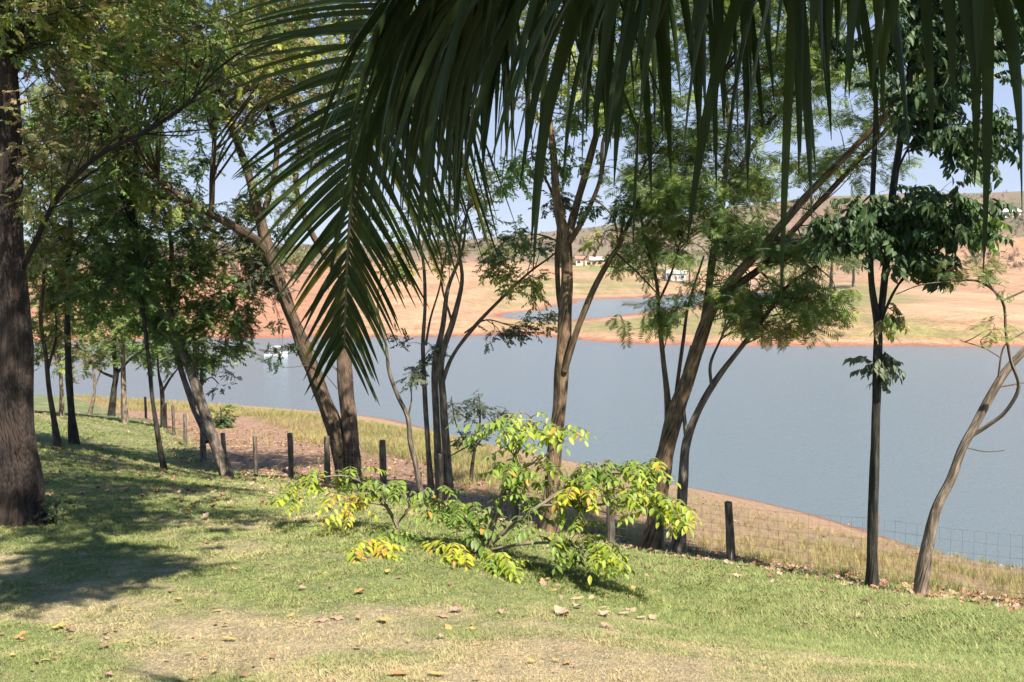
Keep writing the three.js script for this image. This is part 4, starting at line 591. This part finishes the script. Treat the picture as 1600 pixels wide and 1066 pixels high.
{
  const r = rng(301), items = [], bank = [];
  const jitter = (c, v) => { const k = 1 + (r() - 0.5) * v; return [c[0] * k * (1 + (r() - 0.5) * 0.2), c[1] * k, c[2] * k]; };
  for (let i = 0; i < 330000; i++) {
    const d = 4 * Math.pow(9.5, Math.pow(r(), 1.25)), x = (r() * 2 - 1) * 0.66 * d, z = -d, side = fenceSide(x, z);
    if (side > 0.2 + 0.6 * r()) continue;
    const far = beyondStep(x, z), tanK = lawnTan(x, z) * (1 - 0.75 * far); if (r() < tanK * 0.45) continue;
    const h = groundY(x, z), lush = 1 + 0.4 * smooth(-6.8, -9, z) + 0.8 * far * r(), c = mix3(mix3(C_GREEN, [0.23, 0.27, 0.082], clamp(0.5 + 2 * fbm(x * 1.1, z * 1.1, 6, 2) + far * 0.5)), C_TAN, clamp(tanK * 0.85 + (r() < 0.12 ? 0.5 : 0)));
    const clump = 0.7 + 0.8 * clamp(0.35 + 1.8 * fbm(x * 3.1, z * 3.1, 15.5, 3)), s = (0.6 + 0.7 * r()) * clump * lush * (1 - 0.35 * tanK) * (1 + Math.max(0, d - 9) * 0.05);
    _m.makeRotationY(r() * 6.283).scale(V(s, s, s)).setPosition(x, h - 0.004, z);
    items.push({ m: _m.clone(), c: jitter(c, 0.45) });
  }
  stuffObject('lawn_grass', tuft(5, 9, 0.024, 0.0036, 0.03, 0.8), grassMat, items, 'short patchy green and straw coloured lawn grass', 'grass');
  for (let i = 0; i < 120000; i++) {
    const d = 12 + 62 * Math.pow(r(), 1.1), x = (r() * 2 - 1) * 0.66 * d, z = -d, side = fenceSide(x, z); if (side < 0.3) continue;
    const h = groundY(x, z); if (h < 1.3 + 1.2 * fbm(x * 0.3, z * 0.3, 2)) continue;
    const left = smooth(2, -4, x), start = lerp(0.6, 4.8, left) + 1.8 * fbm(x * 0.35, z * 0.35, 7.7); if (side < start) { if (r() > 0.04) continue; }
    const bare = fbm(x * 0.22, z * 0.22, 5.5); if (left < 0.5 && r() < smooth(-0.25, 0.1, bare + 0.03 * side) * 0.93) continue; if (left >= 0.5 && r() < 0.35 + smooth(0.05, 0.25, bare) * 0.5) continue;
    const g = clamp(0.35 + 1.4 * fbm(x * 0.2, z * 0.2, 3.8, 2) + (left < 0.4 ? smooth(3.5, 0.6, side) * 0.5 : 0)), c = mix3([0.42, 0.33, 0.14], [0.19, 0.24, 0.06], g * (r() < 0.75 ? 1 : 0.2)), s = (0.5 + 0.7 * r()) * lerp(0.5, 0.95, left);
    _m.makeRotationY(r() * 6.283).scale(V(s, s, s)).setPosition(x, h - 0.01, z);
    bank.push({ m: _m.clone(), c: jitter(c, 0.4) });
  }
  stuffObject('bank_grass', tuft(9, 9, 0.42, 0.011, 0.12, 0.5), grassMat, bank, 'dry yellow green grass growing on the bank beyond the fence', 'grass');
}
function dryLeaf(curl, fold, wid) {
  const f = new Faces(), n = 6; const o = 0;
  for (let i = 0; i <= n; i++) {
    const t = i / n, a = (t - 0.4) * curl, x = curl ? Math.sin(a) / curl : t - 0.4, y = curl ? (1 - Math.cos(a)) / curl : 0, w = wid / 2 * Math.pow(Math.sin(Math.PI * (0.04 + 0.95 * t)), 0.75);
    for (const s of [-1, 0, 1]) { const q = noise(t * 5 + s * 3.1, curl * 9, fold * 5); f.pos.push(x + 0.05 * q, y + (s ? fold * w * (1 + 1.5 * q) : 0) + 0.02 + 0.09 * noise(t * 3.1, s * 2.3 + curl, 7), s * w * (1 + 0.9 * q)); }
    if (i) { const k = o + i * 3; f.idx.push(k - 3, k - 2, k, k - 2, k + 1, k, k - 2, k - 1, k + 1, k - 1, k + 2, k + 1); }
  }
  return f.geo();
}
const DRY = [dryLeaf(0.9, 0.4, 0.42), dryLeaf(1.9, 0.8, 0.5), dryLeaf(-1.1, -0.5, 0.45), dryLeaf(1.3, 1.2, 0.6)];
const dryMat = (c) => new THREE.MeshPhysicalMaterial({ color: new THREE.Color(...c), roughness: 0.8, transmission: 0.15, thickness: 0, side: THREE.DoubleSide });
const DRYM = { yellow: dryMat([0.44, 0.29, 0.07]), orange: dryMat([0.38, 0.19, 0.06]), brown: dryMat([0.24, 0.13, 0.07]), pink: dryMat([0.36, 0.21, 0.14]), pale: dryMat([0.42, 0.29, 0.18]) };
{
  const r = rng(401);
  const put = (px, py, size, mat, label, group) => {
    let lo = 3.5, hi = 30; for (let k = 0; k < 40; k++) { const m = (lo + hi) / 2, p = at(px, py, m); if (p.y > groundY(p.x, p.z)) lo = m; else hi = m; }
    const p = at(px, py, lo), m = shadows(new THREE.Mesh(DRY[r() * 4 | 0], DRYM[mat]));
    m.name = numbered('fallen_leaf'); m.scale.set(size * 0.85, size * 0.45, size * 0.8); m.position.set(p.x, groundY(p.x, p.z) + 0.02, p.z); m.rotation.set((r() - 0.5) * 0.4, r() * 6.283, (r() - 0.5) * 0.3); tag(m, label, 'leaf', group); scene.add(m);
  };
  for (const [px, py] of [[690, 965], [715, 958], [525, 968], [500, 972]]) put(px, py, 0.13, 'pink', 'large pinkish dry leaf curled on the worn lawn', 'large pinkish leaves on the worn lawn');
  for (const [px, py] of [[880, 935], [900, 940], [925, 938], [938, 950], [950, 962], [965, 952], [975, 965], [985, 958], [1000, 970], [945, 985], [955, 990], [1030, 928], [1040, 935], [870, 960], [880, 962], [1015, 968], [850, 920], [868, 916], [905, 950], [990, 940]]) put(px + (r() - 0.5) * 8, py + (r() - 0.5) * 6, 0.11 + 0.06 * r(), r() < 0.6 ? 'pink' : 'pale', 'big pale dry leaf in the scatter below the large shrub', 'big pale leaves scattered below the large shrub');
  for (const [px, py] of [[850, 912], [860, 925], [990, 925], [975, 930]]) put(px, py, 0.16, 'yellow', 'big yellow fallen leaf beside the pale leaf scatter', 'big yellow leaves by the scatter');
  for (const [px, py, s] of [[360, 1003, 0.12], [90, 985, 0.1], [560, 930, 0.11], [620, 1058, 0.14], [600, 975, 0.12], [340, 957, 0.09], [700, 982, 0.13], [30, 1000, 0.09], [200, 1005, 0.08], [385, 868, 0.09], [605, 898, 0.11], [680, 1058, 0.12], [70, 1035, 0.08]]) put(px, py, s, r() < 0.6 ? 'yellow' : 'orange', 'yellow to orange fallen leaf on the sunny lawn', 'yellow leaves on the sunny lawn');
  for (let i = 0; i < 80; i++) { const py = 850 + 216 * Math.pow(r(), 0.8), px = r() * (py > 900 ? 900 : 700); const hue = ['brown', 'brown', 'orange', 'pink', 'yellow'][r() * 5 | 0], where = px < 330 ? 'on the lawn at left' : py > 980 ? 'on the nearest lawn' : 'on the lawn before the shrubs', word = { brown: 'dark brown', orange: 'orange', pink: 'pinkish', yellow: 'yellow' }[hue]; put(px, py, 0.04 + 0.04 * r(), hue, 'small ' + word + ' dry leaf lying ' + where, 'small ' + word + ' leaves ' + where); }
  const items = [], cols = [[0.4, 0.25, 0.17], [0.33, 0.17, 0.1], [0.42, 0.29, 0.2], [0.42, 0.25, 0.12], [0.22, 0.12, 0.07]];
  for (let i = 0; i < 16000; i++) {
    const d = 7.5 + 34 * Math.pow(r(), 1.2), x = (r() * 2 - 1) * 0.62 * d, z = -d, side = fenceSide(x, z), left = smooth(2, -4, x);
    const keep = side > -0.8 ? (side < lerp(1.6, 7.5, left) ? 1 : 0.02) : 0.09 * smooth(-9, -11, z); if (r() > keep) continue;
    const s = 0.06 + 0.09 * r(); items.push({ m: new THREE.Matrix4().compose(V(x, groundY(x, z) + 0.02, z), new THREE.Quaternion().setFromEuler(new THREE.Euler((r() - 0.5) * 0.8, r() * 6.283, (r() - 0.5) * 0.6)), V(s, s, s)), c: cols[r() * cols.length | 0] });
  }
  stuffObject('leaf_litter', DRY[1], leafMaterial(0.12, 0.85), items, 'pinkish brown leaf litter along the fence and under trees', 'leaf litter');
}

// ---------------------------------------------------------------- the far side of the lake
function farTree(px, d, hM, wM, pal, label, seed) {
  const r = rng(seed), q = at(px, 400, d), b = V(q.x, farY(q.x, q.z), q.z), root = thing('tree', label, 'tree', b, 'trees across the lake');
  part('trunk', tube([{ p: V(0, -0.5, 0), r: hM * 0.04 }, { p: V(0, hM * 0.3, 0), r: hM * 0.03 }, { p: V(0.1, hM * 0.7, 0), r: hM * 0.01 }], 6, 2), BARK.grey, root);
  const items = [], lobes = []; for (let i = 0; i < 9; i++) lobes.push(ball(r).multiply(V(wM * 0.36, hM * 0.24, wM * 0.36)).add(V(0, hM * 0.62, 0)));
  for (let i = 0; i < 700; i++) { const l = lobes[i % 9], dir = ball(r).normalize(), p = l.clone().add(dir.clone().multiply(V(wM * 0.2, hM * 0.15, wM * 0.2))), c = PAL[pal][r() * PAL[pal].length | 0], v = 0.8 + 0.4 * r(); items.push({ m: basis(p, dir, V(r() - 0.5, 1, r() - 0.5), wM * 0.085 * (0.7 + 0.6 * r())), c: c.map((k) => k * v) }); }
  instanced('crown', SPRAYS.twig[seed % 3], LEAF.twig, items, root);
}
[[1225, 335, 17, 18, 'fresh', 'light green leafy tree across the lake, left of the clump'], [1262, 345, 21, 20, 'fresh', 'tall light green tree in the middle of the far clump'], [1300, 350, 20, 19, 'fresh', 'light green tree across the lake behind the dark leaved trunk'], [1335, 345, 16, 17, 'fresh', 'light green tree at the right of the far clump'],
  [1040, 400, 13, 16, 'green', 'dark green tree beside the white far house'], [1078, 400, 13, 16, 'fresh', 'green tree right of the white far house'], [985, 470, 6, 9, 'green', 'low dark tree near the far green paddock'], [920, 480, 6, 8, 'green', 'small tree behind the far long shed'], [1140, 420, 14, 18, 'green', 'green tree on the far slope behind the tan limbs'],
  [385, 230, 9, 12, 'olive', 'olive tree on the far red bank behind the slanting trunk'], [420, 240, 8, 11, 'green', 'green tree on the far red bank, middle of three'], [465, 250, 9, 11, 'olive', 'olive tree on the far red bank behind the forked tree'], [800, 420, 7, 12, 'olive', 'olive tree across the inlet left of the tan tree'], [760, 400, 8, 12, 'olive', 'olive tree across the inlet behind the grey stems'], [720, 390, 8, 12, 'brown', 'brownish tree across the inlet behind the grey stems'], [1590, 640, 9, 18, 'green', 'dark tree on the far skyline at the right edge'], [1475, 650, 8, 16, 'olive', 'olive tree on the far skyline beside the palm blade']].forEach(([px, d, h, w, pal, l], i) => farTree(px, d, h, w, pal, l, 500 + i));
{
  const r = rng(611), items = [];
  for (let i = 0; i < 9000; i++) {
    const px = -100 + r() * 1850, d = 220 + 520 * r(), q = at(px, 400, d), h = farY(q.x, q.z); if (h < 10 + 5 * fbm(q.x * 0.02, q.z * 0.02, 7)) continue; if (fbm(q.x * 0.012, q.z * 0.012, 9.4) < -0.08) continue;
    const s = 1.2 + 2.2 * r(), c = [[0.24, 0.15, 0.11], [0.2, 0.14, 0.09], [0.16, 0.15, 0.06], [0.11, 0.13, 0.05], [0.28, 0.18, 0.13]][r() * 5 | 0];
    const p = V(q.x, h + 0.3, q.z); for (let k = 0; k < 3; k++) items.push({ m: basis(p.clone().add(ball(r).multiply(V(s * 0.6, s * 0.3, s * 0.6))), ball(r).add(V(0, 0.4, 0)), ball(r), s), c });
  }
  stuffObject('hillside_scrub', SPRAYS.twig[2], LEAF.twig, items, 'dry brown scrub covering the far hills', 'scrub');
}
const paint = (c, rough = 0.8) => new THREE.MeshStandardMaterial({ color: new THREE.Color(...c), roughness: rough });
const glassDark = paint([0.05, 0.06, 0.07], 0.2);
function house(px, d, w, h, dep, wallC, roofC, label, turn = 0) {
  const q = at(px, 400, d), root = thing('house', label, 'house', V(q.x, farY(q.x, q.z) - 0.3, q.z), 'houses across the lake'); root.rotation.y = turn;
  const wall = new THREE.BoxGeometry(w, h, dep); wall.translate(0, h / 2, 0); part('wall', wall, paint(wallC), root);
  const s = new THREE.Shape([new THREE.Vector2(-dep / 2 - 0.5, 0), new THREE.Vector2(dep / 2 + 0.5, 0), new THREE.Vector2(0, dep * 0.25)]), rg = new THREE.ExtrudeGeometry(s, { depth: w + 1, bevelEnabled: false }); rg.rotateY(Math.PI / 2); rg.translate(-w / 2 - 0.5, h + 0.01, 0); part('roof', rg, paint(roofC), root);
  const n = Math.max(2, Math.round(w / 3.2));
  for (let i = 0; i < n; i++) { const x = -w / 2 + w * (i + 0.5) / n, door = i === (n >> 1); const g = new THREE.BoxGeometry(door ? 1 : 1.4, door ? 2.1 : 1.1, 0.12); g.translate(x, door ? 1.05 : h * 0.55, dep / 2 + 0.03); part(door ? 'door' : 'window', g, door ? paint([0.25, 0.15, 0.1]) : glassDark, root); }
}
house(1572, 430, 9, 3, 6, [0.75, 0.72, 0.68], [0.72, 0.68, 0.62], 'small pale roofed house high on the right hillside');
house(1545, 370, 4, 2.6, 4, [0.8, 0.8, 0.78], [0.6, 0.6, 0.6], 'tiny white hut on the right slope beside the palm blade');
house(942, 425, 12, 2.8, 6, [0.62, 0.38, 0.2], [0.75, 0.72, 0.66], 'long low shed with pale roof and orange walls');
house(908, 420, 5, 3.2, 5, [0.7, 0.55, 0.42], [0.35, 0.16, 0.1], 'small house with reddish roof beside the tan tree fork');
house(1055, 410, 9, 3.4, 6, [0.8, 0.79, 0.76], [0.7, 0.68, 0.65], 'white house among green trees across the inlet');
house(1336, 690, 14, 7, 9, [0.5, 0.4, 0.36], [0.45, 0.34, 0.28], 'boxy building standing on the far skyline');

function boat(px, py, L, label, turn, canopy, group) {
  const p = atHeight(px, py, 0), root = thing('boat', label, 'boat', V(p.x, -0.12, p.z), group); root.rotation.y = turn;
  const secs = 9, pos = [], idx = [];
  for (let i = 0; i <= secs; i++) { const t = i / secs, x = (t - 0.5) * L, b = L * 0.17 * Math.pow(Math.sin(Math.PI * Math.min(1, 0.32 + 0.68 * t) ), 0.6) * (t > 0.97 ? 0.1 : 1), top = 0.55 + 0.35 * t * t; for (const [y, z] of [[top, -b], [0.1, -b * 0.75], [-0.1, 0], [0.1, b * 0.75], [top, b], [top - 0.12, b * 0.8], [top - 0.12, -b * 0.8]]) pos.push(x, y, z); if (i) for (let k = 0; k < 7; k++) { const a = i * 7 + k, c = i * 7 + (k + 1) % 7; idx.push(a - 7, a, c, a - 7, c, c - 7); } }
  const g = new THREE.BufferGeometry(); g.setAttribute('position', new THREE.Float32BufferAttribute(pos, 3)); g.setIndex(idx); g.computeVertexNormals(); part('hull', g, paint([0.85, 0.86, 0.86], 0.4), root).material.side = THREE.DoubleSide;
  if (canopy) { const c = new THREE.BoxGeometry(L * 0.5, 0.08, L * 0.3); c.translate(-L * 0.05, 1.45, 0); part('canopy', c, paint([0.85, 0.86, 0.88]), root); for (const sx of [-0.28, 0.18]) for (const sz of [-0.13, 0.13]) part('canopy_post', tube([{ p: V(sx * L, 0.4, sz * L), r: 0.03 }, { p: V(sx * L, 1.45, sz * L), r: 0.03 }], 6, 1), paint([0.7, 0.7, 0.7], 0.4), root); }
  const ws = new THREE.BoxGeometry(0.06, 0.5, L * 0.24); ws.rotateZ(-0.4); ws.translate(L * 0.16, 0.95, 0); part('windscreen', ws, glassDark, root);
}
boat(431, 558, 2.9, 'white motorboat with canopy floating behind the leaning trunk', 0.3, true);
boat(1172, 450, 8, 'small white boat in the far inlet behind tan limbs', 0.1, true);
boat(1205, 446, 7, 'low white boat moored at the right of the far inlet', 2.9, false);

renderer.render(scene, camera);
